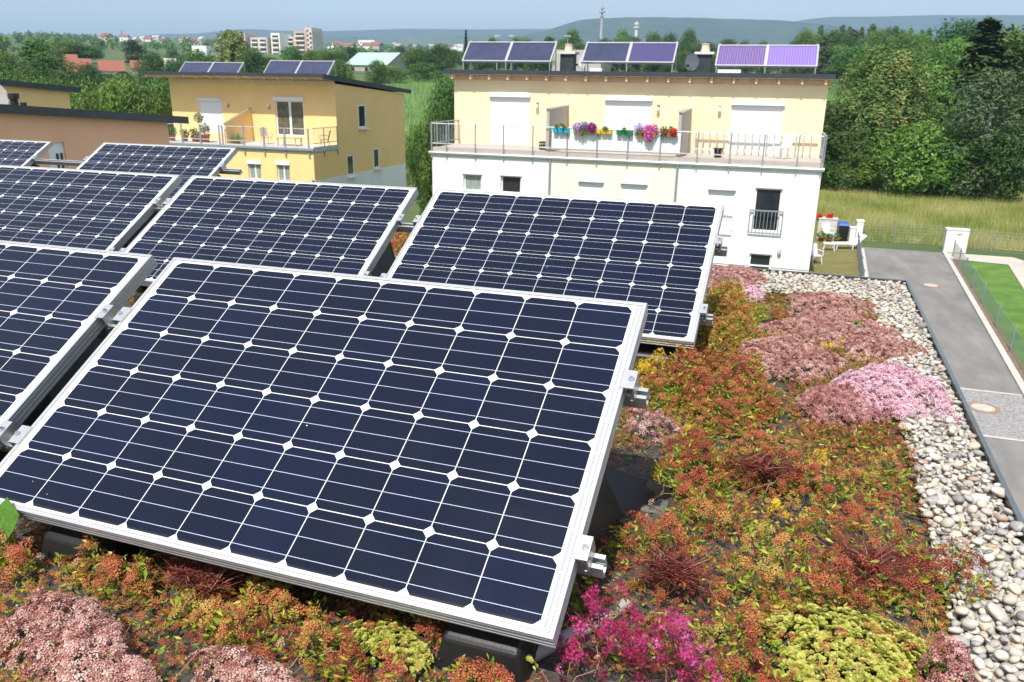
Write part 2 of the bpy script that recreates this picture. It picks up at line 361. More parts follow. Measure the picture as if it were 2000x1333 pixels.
# --- the terrace of three houses on the right
YF, YU = 32.0, 35.0
th = thing('row_house', 'white and pale yellow terraced house with three roof terraces, beside the asphalt road', 'house', (-6.3, YF, 0))
th_inv = Matrix.Translation((6.3, -YF, 0))
def into(o_root):                          # parts are modelled in world coordinates; this keeps them there under their thing
    inv = o_root.matrix_world.inverted()
    for c in o_root.children: c.matrix_parent_inverse = inv
XL, XR = -14.0, 1.46
def rect(u0, v0, u1, v1, y):
    a = at_y(u0, v0, y); c = at_y(u1, v1, y); return [a[0], c[0], min(a[2], c[2]), max(a[2], c[2])]
holes = {}
w1 = rect(905, 335, 940, 378, YF); w2 = rect(978, 338, 1017, 379, YF); w1[2] = w2[2] = 3.95
w3 = rect(1131, 346, 1177, 380, YF); w4 = rect(1214, 350, 1262, 384, YF); w3[2] = w4[2] = 3.95
w5 = rect(1385, 361, 1433, 400, YF); w5[2] = 3.3
w6 = rect(1476, 367, 1519, 455, YF); w7 = rect(1464, 495, 1503, 540, YF); w7[2] = 1.3; w8 = [-2.2, -1.55, 3.15, 4.2]
holes_l = [w1, w2, w3, w4, w5, w6, w7]
b = MB(); P1, P2 = -8.83, -3.75
for a, c, m in ((XL, P1, 0), (P1, P2, 1), (P2, XR, 0)):
    facade(b, a, c, 0, 5.5, YF, [h for h in holes_l if a < h[0] < c], m)
b.poly([(XR, YF, 0), (XR, 44, 0), (XR, 44, 5.5), (XR, YF, 5.5)]); b.poly([(XL, YF, 0), (XL, YF, 5.5), (XL, 44, 5.5), (XL, 44, 0)]); b.poly([(XL, 44, 0), (XL, 44, 5.5), (XR, 44, 5.5), (XR, 44, 0)])
b.build('lower_wall', [WHITEW, CREAMW], th, fix=False)
b = MB(); s1 = rect(957.5, 188, 1033, 281, YU); s2 = rect(1183, 195, 1267, 292, YU); s3 = rect(1430, 204, 1521, 300, YU)
for s in (s1, s2, s3): s[2] = 5.74
XLU = -14.2
facade(b, XLU, XR-.03, 5.5, 8.62, YU, [s1, s2, s3], 0, .1)
b.poly([(XR-.03, YU, 5.5), (XR-.03, 44, 5.5), (XR-.03, 44, 7.9), (XR-.03, YU, 8.62)]); b.poly([(XLU, YU, 5.5), (XLU, YU, 8.62), (XLU, 44, 7.9), (XLU, 44, 5.5)]); b.poly([(XLU, 44, 5.5), (XLU, 44, 7.9), (XR, 44, 7.9), (XR, 44, 5.5)])
b.build('upper_wall', YELLOWR, th, fix=False)
for s in (s1, s2, s3): shutter(th, s[0]+.03, s[1]-.03, s[2], s[3]-.02, YU+.05)
for h in (w3, w4, w5): shutter(th, h[0]+.03, h[1]-.03, h[2], h[3]-.17, YF+.07)
window(th, *w1[:2], w1[2], w1[3]-.1, YF+.10, CURT); window(th, *w2[:2], w2[2], w2[3]-.1, YF+.10)
for h in (w1, w2): b = MB(); b.box(h[0]-.05, h[1]+.05, YF-.05, YF+.1, h[3]-.1, h[3]+.03); b.build('shutter_box', WHITE, th)
o = window(th, *w6, YF+.1, GLASS, label='dark open french window'); b = MB()
b.box(w6[0]-.12, w6[1]+.12, YF-.10, YF-.07, w6[2]+.78, w6[2]+.83); b.box(w6[0]-.12, w6[1]+.12, YF-.10, YF-.07, w6[2]-.06, w6[2]-.02)
for k in range(10): q = w6[0]-.11+k*(w6[1]-w6[0]+.22)/9; b.tube([(q, YF-.085, w6[2]-.05), (q, YF-.085, w6[2]+.8)], .012 if 0 < k < 9 else .02, 5)
for q in (w6[0]-.1, w6[1]+.1): b.box(q-.02, q+.02, YF-.09, YF, w6[2]+.1, w6[2]+.13); b.box(q-.02, q+.02, YF-.09, YF, w6[2]+.7, w6[2]+.73)
b.build('window_railing', STEEL, th)
b = MB(); q0 = at_y(1408, 412, YF); q1 = at_y(1428, 455, YF)
b.box(q0[0]-.5, q1[0], YF-.10, YF-.07, q0[2]-.03, q0[2]+.02); b.box(q0[0]-.5, q1[0], YF-.1, YF-.07, q1[2]-.03, q1[2]+.01)
for k in range(9): q = q0[0]-.5+k*(q1[0]-q0[0]+.5)/8; b.tube([(q, YF-.085, q1[2]), (q, YF-.085, q0[2])], .012, 5)
for q in (q0[0]-.48, q1[0]-.02): b.box(q-.02, q+.02, YF-.09, YF, q0[2]-.2, q0[2]-.17); b.box(q-.02, q+.02, YF-.09, YF, q1[2]+.1, q1[2]+.13)
b.build('window_railing', WHITE, th)
window(th, *w7, YF+.1, GLASS)
b = MB(); a = at_y(1340, 492, YF); b.box(a[0], XR-.01, YF-.03, YF-.002, a[2]-.35, a[2]-.29); b.build('ledge', WHITEW, th)
# terrace
b = MB(); b.box(XL, XR, YF, YU, 5.5, 5.68); b.box(XL, XR, YF+.002, YF+.35, 5.68, 5.7); b.build('terrace_floor', SLAB, th)
b = MB(); b.ext([(-.13, .0), (-.10, -.07), (-.03, -.07), (-.002, 0), (-.002, .06), (-.02, .06), (-.03, -.05), (-.10, -.05), (-.115, .03)], lambda p, t: (XL-.12+(XR-XL+.2)*t, YF+p[0], 5.49+p[1])); b.build('gutter', mat('zinc', (.55, .58, .60), .45, .1, 5, metal=.3), th)
pu = [841, 873, 929, 984, 1041, 1108, 1166.5, 1226.5, 1290, 1363, 1427, 1492, 1560, 1611]
px_ = [at_y(u, 290, YF)[0] for u in pu]; px_[0] = XL; px_[-1] = XR-.05
railing(th, XL, XR-.05, YF-.02, 6.66, 5.86, 5.26, px_)
side_rail(th, XL, YF, YU, 6.7, 5.86, 5.5, [YF+.4, YF+1.7]); side_rail(th, XR-.02, YF, YU, 6.68, 5.86, 5.3, [YF+.08, YF+1.6])
for q in (P1, P2): b = MB(); b.tube([(q, YF-.05, 0), (q, YF-.05, 5.43)], .045, 8); b.build('downpipe', STEEL, th)
for u, v, ym in ((1110, 203, 0), (1350, 212, 0)):
    x = at_y(u, v, YU)[0]; b = MB(); b.hexa([(x-.12, YF+.05, 5.68), (x, YF+.05, 5.68), (x, YU, 5.68), (x-.12, YU, 5.68), (x-.12, YF+.05, 7.34), (x, YF+.05, 7.34), (x, YU, 7.44), (x-.12, YU, 7.44)])
    o = b.build('partition_wall', GREYW, th); b = MB(); b.hexa([(x-.15, YF+.0, 7.342), (x+.03, YF, 7.342), (x+.03, YU, 7.443), (x-.15, YU, 7.443), (x-.15, YF, 7.38), (x+.03, YF, 7.38), (x+.03, YU, 7.48), (x-.15, YU, 7.48)]); b.build('capping', ALU, o)
a = at_y(1077, 300, YF)[0]; c = at_y(1327, 310, YF)[0]; b = MB(); n_ = 5
for k in range(n_): b.box(a+(c-a)*k/n_+.003, a+(c-a)*(k+1)/n_-.003, YF-.012, YF+.006, 5.80, 6.63)
o = b.build('privacy_screen', WHITE, th)
for k in range(n_):
    for q in (.2, .8):
        for z in (5.95, 6.5): b = MB(); b.tube([(a+(c-a)*(k+q)/n_, YF-.011, z), (a+(c-a)*(k+q)/n_, YF-.016, z)], .02, 8); b.build('screw', STEEL, o)
# roof and eaves
b = MB(); zr = lambda y: 8.76-.072*(y-34.55)
b.hexa([(XLU-.32, 34.55, 8.70), (XR+.16, 34.55, 8.70), (XR+.16, 44.6, zr(44.6)-.06), (XLU-.32, 44.6, zr(44.6)-.06), (XLU-.32, 34.55, 8.78), (XR+.16, 34.55, 8.78), (XR+.16, 44.6, zr(44.6)+.02), (XLU-.32, 44.6, zr(44.6)+.02)])
rf = b.build('roof', ANTH, th)
b = MB(); b.box(XLU-.33, XR+.17, 34.50, 34.548, 8.66, 8.84); b.build('fascia', ANTH, th)
b = MB(); b.hexa([(XLU-.3, 34.56, 8.66), (XR+.14, 34.56, 8.66), (XR+.14, 44.5, zr(44.5)-.1), (XLU-.3, 44.5, zr(44.5)-.1), (XLU-.3, 34.56, 8.698), (XR+.14, 34.56, 8.698), (XR+.14, 44.5, zr(44.5)-.062), (XLU-.3, 44.5, zr(44.5)-.062)]); b.build('eave_boards', WOODE, th)
b = MB(); b.box(XLU+.002, XR-.032, YU-.03, YU-.003, 8.42, 8.615); b.build('frieze_board', mat('frieze_board', (.68, .50, .38), .8, .15, 4), th)
rafters(th, [XLU+.05+k*(XR-XLU-.2)/18 for k in range(19)], 34.6, 34.968, 8.46, .195, .08)
for u, v, x, lab in ((1107, 114, 37.0, 0), (1375, 116, 36.5, 0)):
    c = at_y(u, v, x); b = MB(); b.box(c[0]-.30, c[0]+.30, x, x+.6, 8.5, 9.6); o = b.build('chimney', ANTH, th)
    b = MB(); b.box(c[0]-.40, c[0]+.40, x-.1, x+.7, 9.602, 9.70); b.build('chimney_cap', mat('concrete_cap', (.66, .64, .60), .8, .05, 4), o)
    b = MB(); b.lathe((c[0], x+.3, 9.7), [(.2, 0), (.17, .18), (.15, .3), (.17, .3), (.17, .34)], 14); b.build('chimney_pot', mat('clay_pot', (.62, .50, .38), .8, .1, 5), o)
for u, v, col in ((1050, 206, STEEL), (1286, 211, mat('brass_lamp', (.45, .26, .07), .4, metal=.6)), (1406, 212, GREYW)):
    c = at_y(u, v, YU); b = MB(); b.box(c[0]-.06, c[0]+.06, YU-.04, YU-.002, c[2]-.1, c[2]+.12); b.tube([(c[0], YU-.03, c[2]+.08), (c[0], YU-.14, c[2]+.1), (c[0], YU-.14, c[2]+.02)], .015, 6)
    o = b.build('wall_lamp', col, th); b = MB(); b.ball((c[0], YU-.14, c[2]-.06), (.075, .075, .1)); b.build('lampshade', WHITE, o, True)
c = at_y(1522, 494, YF); b = MB(); b.ball((c[0], YF-.07, c[2]), (.07, .07, .12)); b.box(c[0]-.07, c[0]+.07, YF-.05, YF-.002, c[2]-.12, c[2]+.12); b.build('wall_lamp', GREYW, th)
into(th)
# --- the double house on the left
def rectx(u0, v0, u1, v1, x): a = at_x(u0, v0, x); c = at_x(u1, v1, x); return [a[1], c[1], min(a[2], c[2]), max(a[2], c[2])]
XE, XW = -25.88, -37.9; YL, YV = 42.0, 44.8
dh = thing('double_house', 'amber yellow double house with one shaded side wall, two collectors and a corner terrace', 'house', (-32, YL, 0))
g1, g2 = rect(484, 318, 511, 350, YL), rect(540, 320, 567, 352, YL); g1[2] = g2[2] = 2.55
b = MB(); facade(b, XW, XE, 0, 4.25, YL, [g1, g2]); facade(b, XW, XE, 2.55, 2.56, YL+.5, [])
ux = rect(388, 196, 438, 264, YV); ud = rect(536, 196, 596, 268, YV); ux[2] = 4.98; ud[2] = 4.98
facade(b, XW, XE, 4.2, 8.14, YV, [ux, ud], 0, .16)
k1, k2, k3 = rectx(699, 204, 716, 250, XE), rectx(677, 303, 693, 343, XE), rectx(729, 290, 742, 328, XE)
top = lambda y: 8.14-.063*(y-44.8)
facade_x(b, 44.8, 54.3, 4.25, top, XE, [k1]); facade_x(b, 42, 54.3, 2.7, lambda y: 4.25, XE, [k2, k3])
b.poly([(XW, YL, 0), (XW, YL, 4.2), (XW, 54.3, 4.2), (XW, 54.3, 0)]); b.poly([(XW, YV, 4.2), (XW, YV, 8.1), (XW, 54.3, 7.5), (XW, 54.3, 4.2)]); b.poly([(XW, 54.3, 0), (XW, 54.3, 7.5), (XE, 54.3, 7.5), (XE, 54.3, 0)])
b.build('wall', YELLOW, dh, fix=False)
b = MB(); b.box(XE-.2, XE+.02, 42.0, 54.31, 0, 2.7); b.build('plinth', WHITEW, dh)
for k in (k1, k2, k3): window_x(dh, *k, XE-.02)
for g in (g1, g2):
    window(dh, *g, YL+.1, CURT, 1); b = MB(); b.box(g[0]-.05, g[1]+.05, YL-.06, YL+.05, g[3]-.06, g[3]+.16); b.build('shutter_box', WHITE, dh)
shutter(dh, ux[0]+.03, ux[1]-.03, ux[2], ux[3]-.02, YV+.05)
window(dh, *ud, YV+.08, mat('room_behind_glass', (.17, .15, .10), .12, .5, 1.6, col2=(.06, .06, .045), spec=.6), 1, label='open white framed terrace door', t=.09); b = MB(); b.box(ud[0]-.06, ud[1]+.06, YV-.08, YV+.05, ud[3]-.02, ud[3]+.2); b.build('shutter_box', WHITE, dh)
b = MB(); b.box(XW, XE, YL, YV, 4.25, 4.55); b.box(XW, XE+.06, YL-.04, YL+.06, 4.32, 4.6); b.box(XE-.04, XE+.06, YL+.062, YV, 4.32, 4.6); b.build('terrace_floor', mat('terrace_edge', (.52, .51, .49), .8, .08, 3), dh)
b = MB(); b.box(XW, XE+.1, YL-.16, YL-.042, 4.40, 4.52); b.build('gutter', STEEL, dh)
pl = [at_y(u, 270, YL)[0] for u in (357, 393, 430, 436, 477, 516, 557, 597)]; pl[-1] = XE-.25
railing(dh, XW, XE-.02, YL-.02, 5.62, 4.8, 4.0, pl, step=.16, plate=.1)
side_rail(dh, XE+.0, YL, YV, 5.66, 4.8, 4.0, [YL+1.2, YV-.06])
x = at_y(490, 210, YV)[0]
b = MB(); b.hexa([(x-.12, YL+.15, 4.56), (x, YL+.15, 4.56), (x, YV, 4.56), (x-.12, YV, 4.56), (x-.12, YL+.15, 5.72), (x, YL+.15, 5.72), (x, YV, 6.58), (x-.12, YV, 6.58)]); o = b.build('partition_wall', YELLOW, dh)
b = MB(); b.hexa([(x-.15, YL+.1, 5.722), (x+.03, YL+.1, 5.722), (x+.03, YV, 6.582), (x-.15, YV, 6.582), (x-.15, YL+.1, 5.76), (x+.03, YL+.1, 5.76), (x+.03, YV, 6.62), (x-.15, YV, 6.62)]); b.build('capping', ALU, o)
zt = lambda y, o=0: 8.62-.073*(y-43.35)+o
b = MB(); b.hexa([(XW-.9, 43.35, zt(43.35, -.10)), (XE+.12, 43.35, zt(43.35, -.10)), (XE+.12, 55.2, zt(55.2, -.10)), (XW-.9, 55.2, zt(55.2, -.10)), (XW-.9, 43.35, zt(43.35)), (XE+.12, 43.35, zt(43.35)), (XE+.12, 55.2, zt(55.2)), (XW-.9, 55.2, zt(55.2))]); b.build('roof', ANTH, dh)
b = MB(); b.box(XW-.92, XE+.13, 43.28, 43.346, 8.50, 8.68); b.hexa([(XE+.122, 43.35, zt(43.35, -.22)), (XE+.16, 43.35, zt(43.35, -.22)), (XE+.16, 55.2, zt(55.2, -.22)), (XE+.122, 55.2, zt(55.2, -.22)), (XE+.122, 43.35, zt(43.35, .05)), (XE+.16, 43.35, zt(43.35, .05)), (XE+.16, 55.2, zt(55.2, .05)), (XE+.122, 55.2, zt(55.2, .05))]); b.build('fascia', ANTH, dh)
b = MB(); b.hexa([(XW-.88, 43.36, 8.47), (XE+.1, 43.36, 8.47), (XE+.1, 54.6, zt(54.6, -.16)), (XW-.88, 54.6, zt(54.6, -.16)), (XW-.88, 43.36, 8.515), (XE+.1, 43.36, 8.515), (XE+.1, 54.6, zt(54.6, -.105)), (XW-.88, 54.6, zt(54.6, -.105))]); b.build('eave_boards', WOODE, dh)
b = MB(); b.box(XW+.002, XE-.002, YV-.03, YV-.003, 8.02, 8.3); b.build('frieze_board', RAFT, dh)
rafters(dh, [XW-.6+k*(XE-XW+.5)/13 for k in range(14)], 43.4, 44.8, 8.33, .13)
for u, v in ((445, 207), (526, 210)):
    c = at_y(u, v, YV); b = MB(); b.box(c[0]-.06, c[0]+.06, YV-.04, YV-.002, c[2]-.12, c[2]+.1); b.tube([(c[0], YV-.03, c[2]), (c[0], YV-.13, c[2]+.02)], .015, 6); o = b.build('wall_lamp', STEEL, dh); b = MB(); b.ball((c[0], YV-.13, c[2]+.1), (.08, .08, .1)); b.build('lampshade', WHITE, o, True)
into(dh)
# --- the terracotta house and the yellow one at the left edge
ph = thing('terracotta_house', 'terracotta coloured house with a dark roof edge, behind the back row of solar modules', 'house', (-20, 9, 0))
x = -16.0; d1 = rectx(92, 280, 133, 330, x); d1[2] = 4.6
tp = lambda y: 7.10-.073*(y-18.68)
b = MB(); facade_x(b, 2, 18.68, 0, tp, x, [d1]); b.poly([(x, 18.68, 0), (x-9, 18.68, 0), (x-9, 18.68, tp(18.68)), (x, 18.68, tp(18.68))]); b.poly([(x, 2, 0), (x, 2, tp(2)), (x-9, 2, tp(2)), (x-9, 2, 0)]); b.poly([(x-9, 2, 0), (x-9, 2, tp(2)), (x-9, 18.68, tp(18.68)), (x-9, 18.68, 0)])
b.build('wall', PINK, ph, fix=False)
b = MB(); b.hexa([(x-9.3, 1.6, tp(1.6)), (x+.16, 1.6, tp(1.6)), (x+.16, 19.25, tp(19.25)), (x-9.3, 19.25, tp(19.25)), (x-9.3, 1.6, tp(1.6)+.14), (x+.16, 1.6, tp(1.6)+.14), (x+.16, 19.25, tp(19.25)+.14), (x-9.3, 19.25, tp(19.25)+.14)]); b.build('roof', ANTH, ph)
b = MB(); b.hexa([(x+.162, 1.6, tp(1.6)-.02), (x+.2, 1.6, tp(1.6)-.02), (x+.2, 19.3, tp(19.3)-.02), (x+.162, 19.3, tp(19.3)-.02), (x+.162, 1.6, tp(1.6)+.17), (x+.2, 1.6, tp(1.6)+.17), (x+.2, 19.3, tp(19.3)+.17), (x+.162, 19.3, tp(19.3)+.17)]); b.build('fascia', ANTH, ph)
b = MB(); yA, yB, zA, zB = d1; b.box(x-.15, x-.05, yA, yB, zA, zB); o = b.build('door', WHITE, ph); b = MB()
for q in (.5, .75): yy_ = yA+(yB-yA)*q; b.box(x-.05, x-.035, yy_, yy_+.06, zA+.2, zB-.25)
b.build('pane', GLASS, o); b = MB(); c = at_x(26, 188, x-1.2); b.tube([(c[0], c[1], 7.3), (c[0], c[1], c[2])], [.09, .08], 8); b.tube([(c[0], c[1], c[2]-.06), (c[0], c[1], c[2]+.06)], .12, 8); b.build('vent_pipe', BLACK, ph)
b = MB(); c = at_x(46, 205, x-.8); b.tube([(c[0], c[1], 7.2), (c[0], c[1], c[2]+.05)], .07, 8); b.build('roof_vent', BLACK, ph); into(ph)
def dish(o, r, z, m):
    b = MB(); pr = [(0, .09), (.35, .075), (.7, .04), (1, 0)]
    for i in range(3):
        for k in range(24):
            q = lambda p, t: (p[0]*r*math.cos(t), p[1]*r-.05, z+p[0]*r*math.sin(t)); a, e = 2*math.pi*k/24, 2*math.pi*(k+1)/24
            b.poly([q(pr[i], a), q(pr[i], e), q(pr[i+1], e), q(pr[i+1], a)]) if i else b.poly([q(pr[0], 0), q(pr[1], a), q(pr[1], e)])
    b.build('dish', m, o, True); b = MB(); b.tube([(0, .08, -.4), (0, .08, z+.1)], .025, 8); b.build('mast', STEEL, o); b = MB(); b.tube([(0, 0, z-r), (0, -.9*r, z-.15)], .012, 6); b.box(-.04, .04, -.9*r-.08, -.9*r+.02, z-.19, z-.1); b.build('feed_arm', BLACK, o)
c = at_x(-7, 190, x-1.6); sd = thing('satellite_dish', 'grey satellite dish on the dark roof edge at the far left', 'satellite dish', (c[0], c[1], 7.3), .25); dish(sd, .33, c[2]-7.3, GREYW)
yh = thing('yellow_house', 'ochre yellow house wall showing behind the terracotta house roof', 'house', (-30, 15, 0))
x = -26.0; tp2 = lambda y: 7.72-.075*(y-25.19); b = MB(); facade_x(b, 8, 25.19, 0, tp2, x, []); b.poly([(x, 25.19, 0), (x-8, 25.19, 0), (x-8, 25.19, tp2(25.19)), (x, 25.19, tp2(25.19))]); b.poly([(x-8, 8, 0), (x-8, 8, tp2(8)), (x-8, 25.19, tp2(25.19)), (x-8, 25.19, 0)]); b.poly([(x, 8, 0), (x-8, 8, 0), (x-8, 8, tp2(8)), (x, 8, tp2(8))]); b.build('wall', YELLOW, yh, fix=False)
b = MB(); b.hexa([(x-8.3, 7.6, tp2(7.6)), (x+.14, 7.6, tp2(7.6)), (x+.14, 25.6, tp2(25.6)), (x-8.3, 25.6, tp2(25.6)), (x-8.3, 7.6, tp2(7.6)+.15), (x+.14, 7.6, tp2(7.6)+.15), (x+.14, 25.6, tp2(25.6)+.15), (x-8.3, 25.6, tp2(25.6)+.15)]); b.build('roof', ANTH, yh)
b = MB(); b.hexa([(x+.142, 7.6, tp2(7.6)-.03), (x+.18, 7.6, tp2(7.6)-.03), (x+.18, 25.6, tp2(25.6)-.03), (x+.142, 25.6, tp2(25.6)-.03), (x+.142, 7.6, tp2(7.6)+.17), (x+.18, 7.6, tp2(7.6)+.17), (x+.18, 25.6, tp2(25.6)+.17), (x+.142, 25.6, tp2(25.6)+.17)]); b.build('fascia', ANTH, yh); into(yh)
# --- solar thermal collectors on the far roofs
ABS_ = mat('blue_absorber', (.035, .04, .085), .2, .25, 2, spec=.6, coat=.5)
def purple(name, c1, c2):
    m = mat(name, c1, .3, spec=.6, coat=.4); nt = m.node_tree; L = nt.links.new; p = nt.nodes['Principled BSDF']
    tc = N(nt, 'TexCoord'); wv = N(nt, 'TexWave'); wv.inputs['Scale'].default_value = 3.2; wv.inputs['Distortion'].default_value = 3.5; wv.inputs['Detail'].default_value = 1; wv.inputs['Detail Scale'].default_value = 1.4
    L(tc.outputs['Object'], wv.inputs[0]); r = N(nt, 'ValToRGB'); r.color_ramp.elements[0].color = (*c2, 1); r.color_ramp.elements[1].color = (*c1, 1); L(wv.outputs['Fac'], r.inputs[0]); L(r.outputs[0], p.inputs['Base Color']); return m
GLARE_A, GLARE_B = purple('violet_glare_absorber', (.23, .14, .34), (.07, .05, .18)), purple('lilac_glare_absorber', (.26, .17, .46), (.17, .11, .34))  # glare off the collector glass, painted into the absorber colour as purple waves
def collector(label, ua, va, ub, vb, y, h, mats_, base, group, n=2):
    a, c = at_y(ua, va, y), at_y(ub, vb, y); W = c[0]-a[0]; z0 = a[2]; t = RAD(42); d = h/math.sin(t)
    o = thing('solar_collector', label, 'solar collector', (a[0], y, z0), 0, group)
    f = lambda x, s, n_: (x, s*math.cos(t)-n_*math.sin(t), s*math.sin(t)+n_*math.cos(t))
    for k in range(n):
        p, q = W*k/n, W*(k+1)/n; b = MB(); fr = .06
        for (x0, x1, s0, s1) in ((p, q, 0, fr), (p, q, d-fr, d), (p, p+fr, fr, d-fr), (q-fr, q, fr, d-fr)):
            b.hexa([f(x0, s0, -.05), f(x1, s0, -.05), f(x1, s1, -.05), f(x0, s1, -.05), f(x0, s0, .05), f(x1, s0, .05), f(x1, s1, .05), f(x0, s1, .05)])
        e = b.build('frame', ALU, o); b = MB(); x0, x1, s0, s1 = p+fr, q-fr, fr, d-fr
        b.hexa([f(x0, s0, -.04), f(x1, s0, -.04), f(x1, s1, -.04), f(x0, s1, -.04), f(x0, s0, .02), f(x1, s0, .02), f(x1, s1, .02), f(x0, s1, .02)]); b.build('absorber', mats_[k], e)
    for q in (.06, W/2, W-.06):
        b = MB(); b.tube([(q, .02, 0), (q, .02, base-z0)], .025, 6); b.tube([f(q, d, 0), (q, d*math.cos(t)+.1, base-z0-.05)], .025, 6); b.tube([f(q, d, 0), f(q, d+.09, 0)], .03, 6); b.build('leg', ALU, o)
c = at_y(1353, 122, 36); sd = thing('satellite_dish', 'dark satellite dish beside the right chimney of the terraced house', 'satellite dish', (c[0], 36, 8.7), -.5); dish(sd, .34, c[2]-8.7, mat('dark_dish', (.12, .14, .17), .5, .1, 4))
c = at_y(1133, 121, 36); sd = thing('satellite_dish', 'white satellite dish half hidden behind the middle collector pair', 'satellite dish', (c[0], 36.6, 8.65), -.9); dish(sd, .33, c[2]-8.62, WHITE)
GC = 'solar collectors on the roof of the terraced house'
collector('pair of dark blue solar collectors left of both chimneys on the terraced house', 902, 121, 1076, 124, 35.5, .86, (ABS_, ABS_), 8.7, GC)
collector('dark blue solar collector pair between the two chimneys of the terraced house', 1135, 123, 1316, 128, 35.5, .84, (ABS_, purple('indigo_absorber', (.07, .05, .17), (.04, .04, .10))), 8.7, GC)
collector('solar collector pair with painted purple glare at the right end of the terraced house roof', 1396, 130, 1596, 134, 35.5, .84, (GLARE_A, GLARE_B), 8.7, GC)
GD = 'solar collectors on the roof of the double house'
collector('blue solar collector pair at the left end of the double house roof', 346, 147, 462, 148, 45.2, .80, (ABS_, ABS_), 8.5, GD)
collector('blue solar collector pair above the sloping roof corner of the double house', 513, 147, 640, 149, 45.2, .86, (ABS_, ABS_), 8.5, GD)
for u, v, w_ in ((1425, 133, .9), (1165, 129, .5)):
    c = at_y(u, v, 35.2); b = MB(); b.box(c[0]-w_/2, c[0]+w_/2, 35.1, 35.4, 8.78, 8.98); o = b.build('junction_box', WHITE)
    tag(o, 'white box on the roof under the collectors with purple glare' if u > 1300 else 'white box on the roof under the middle collector pair', 'box')
# --- on the terraces
def planter(label, u0, u1, v, y, col, fl, dens=1, droop=0):
    a, c = at_y(u0, v, y), at_y(u1, v, y); W = c[0]-a[0]; o = thing('flower_box', label, 'flower box', ((a[0]+c[0])/2, y, a[2]-.04), 0, 'flower boxes along the white balcony screen')
    b = MB(); n = 3
    for k in range(n): p, q = -W/2+W*k/n+.004, -W/2+W*(k+1)/n-.004; b.hexa([(p+.02, -.08, 0), (q-.02, -.08, 0), (q-.02, .08, 0), (p+.02, .08, 0), (p, -.11, .17), (q, -.11, .17), (q, .11, .17), (p, .11, .17)])
    b.build('box', mat('box_'+fl[0], col, .45, .05, 5), o); m = len(fl[1]); pts = []
    for i, (cx, cy, r, mi, cnt) in enumerate(fl[1]):
        cnt = int(cnt*1.3); q = rn.normal(0, 1, (cnt, 3)); q /= np.linalg.norm(q, axis=1, keepdims=True); q *= r*rn.random((cnt, 1))**.4
        q[:, 1] *= .7; q += [cx*W, -.02-.08*(cy < .1), .17+cy]; pts.append(inst(*QUADP, basis(rn.normal(0, 1, (cnt, 3))+[0, -.6, .5], rn.uniform(0, 6, cnt)), q, rn.uniform(.03, .055, cnt), mi, rn.random(cnt)))
    bigmesh('flowers', pts, FLM, o)
QUADP = (np.array([[-.5, -.5, 0], [.5, -.5, .1], [.5, .5, 0], [-.5, .5, .1]]), np.array([[0, 1, 2], [0, 2, 3]]))
FLM = [leafmat('box_leaf', [(0, (.06, .14, .02)), (1, (.16, .26, .05))]), leafmat('lilac_petal', [(0, (.34, .22, .55)), (1, (.62, .48, .78))]), leafmat('pink_petal', [(0, (.62, .10, .38)), (1, (.80, .28, .58))]), leafmat('purple_petal', [(0, (.33, .02, .25)), (1, (.52, .05, .38))]), leafmat('red_petal', [(0, (.55, .03, .02)), (1, (.75, .08, .05))])]
YB = YF-.10
planter('turquoise flower box at the left end of the white screen', 1080, 1112, 257, YB, (.02, .42, .60), ('turquoise', [(-.25, .06, .1, 0, 40), (.1, .08, .13, 0, 50), (.3, .05, .1, 4, 12)]))
planter('flower box with lilac and deep purple petunias', 1120, 1162, 259, YB, (.30, .42, .10), ('green', [(-.3, .08, .2, 1, 170), (.0, .12, .2, 1, 150), (.38, .08, .2, 3, 300), (0, 0, .2, 0, 120), (-.1, -.12, .14, 2, 70)]))
planter('yellow flower box, nearly bare, beside the purple petunias', 1165, 1195, 259, YB, (.80, .52, .03), ('yellow', [(0, .03, .1, 0, 25), (.2, .03, .08, 0, 20)]))
planter('dark green empty flower box in the middle of the screen', 1204, 1236, 261, YB, (.02, .22, .09), ('emerald', [(0, .02, .1, 0, 30)]))
planter('terracotta flower box overflowing with bright pink petunias', 1243, 1282, 264, YB, (.45, .17, .06), ('orange', [(-.4, .12, .2, 1, 140), (.05, .08, .2, 2, 260), (.35, .1, .2, 2, 240), (.15, -.16, .2, 2, 220), (-.3, 0, .15, 0, 50)]))
planter('flower box with red geraniums at the right end of the screen', 1290, 1322, 265, YB, (.32, .16, .08), ('brown', [(-.3, .08, .16, 0, 90), (.1, .1, .16, 0, 90), (.3, .02, .15, 4, 180), (-.2, .0, .1, 4, 40)]))
def pot(name, label, cat, p, r, h, m, leaves=None, lr=0, lh=0, group=None, lm=None):
    o = thing(name, label, cat, p, 0, group); b = MB(); b.lathe((0, 0, 0), [(r*.72, 0), (r*.95, h*.86), (r*1.06, h*.86), (r*1.06, h), (r*.9, h), (r*.85, h*.9)], 14); b.build('pot', m, o, True)
    if leaves:
        q = rn.normal(0, 1, (leaves, 3)); q /= np.linalg.norm(q, axis=1, keepdims=True); q *= lr*rn.random((leaves, 1))**.4; q[:, 2] += h+lh; bigmesh('foliage', [inst(*QUADP, basis(rn.normal(0, 1, (leaves, 3))+[0, -.4, .8], rn.uniform(0, 6, leaves)), q, rn.uniform(.05, .1, leaves), 0, rn.random(leaves))], [lm or FLM[0]], o)
        if lh > lr: b = MB(); b.tube([(0, 0, h*.8), (0, 0, h+lh)], .02, 6); b.build('stem', WOODE, o)
    return o
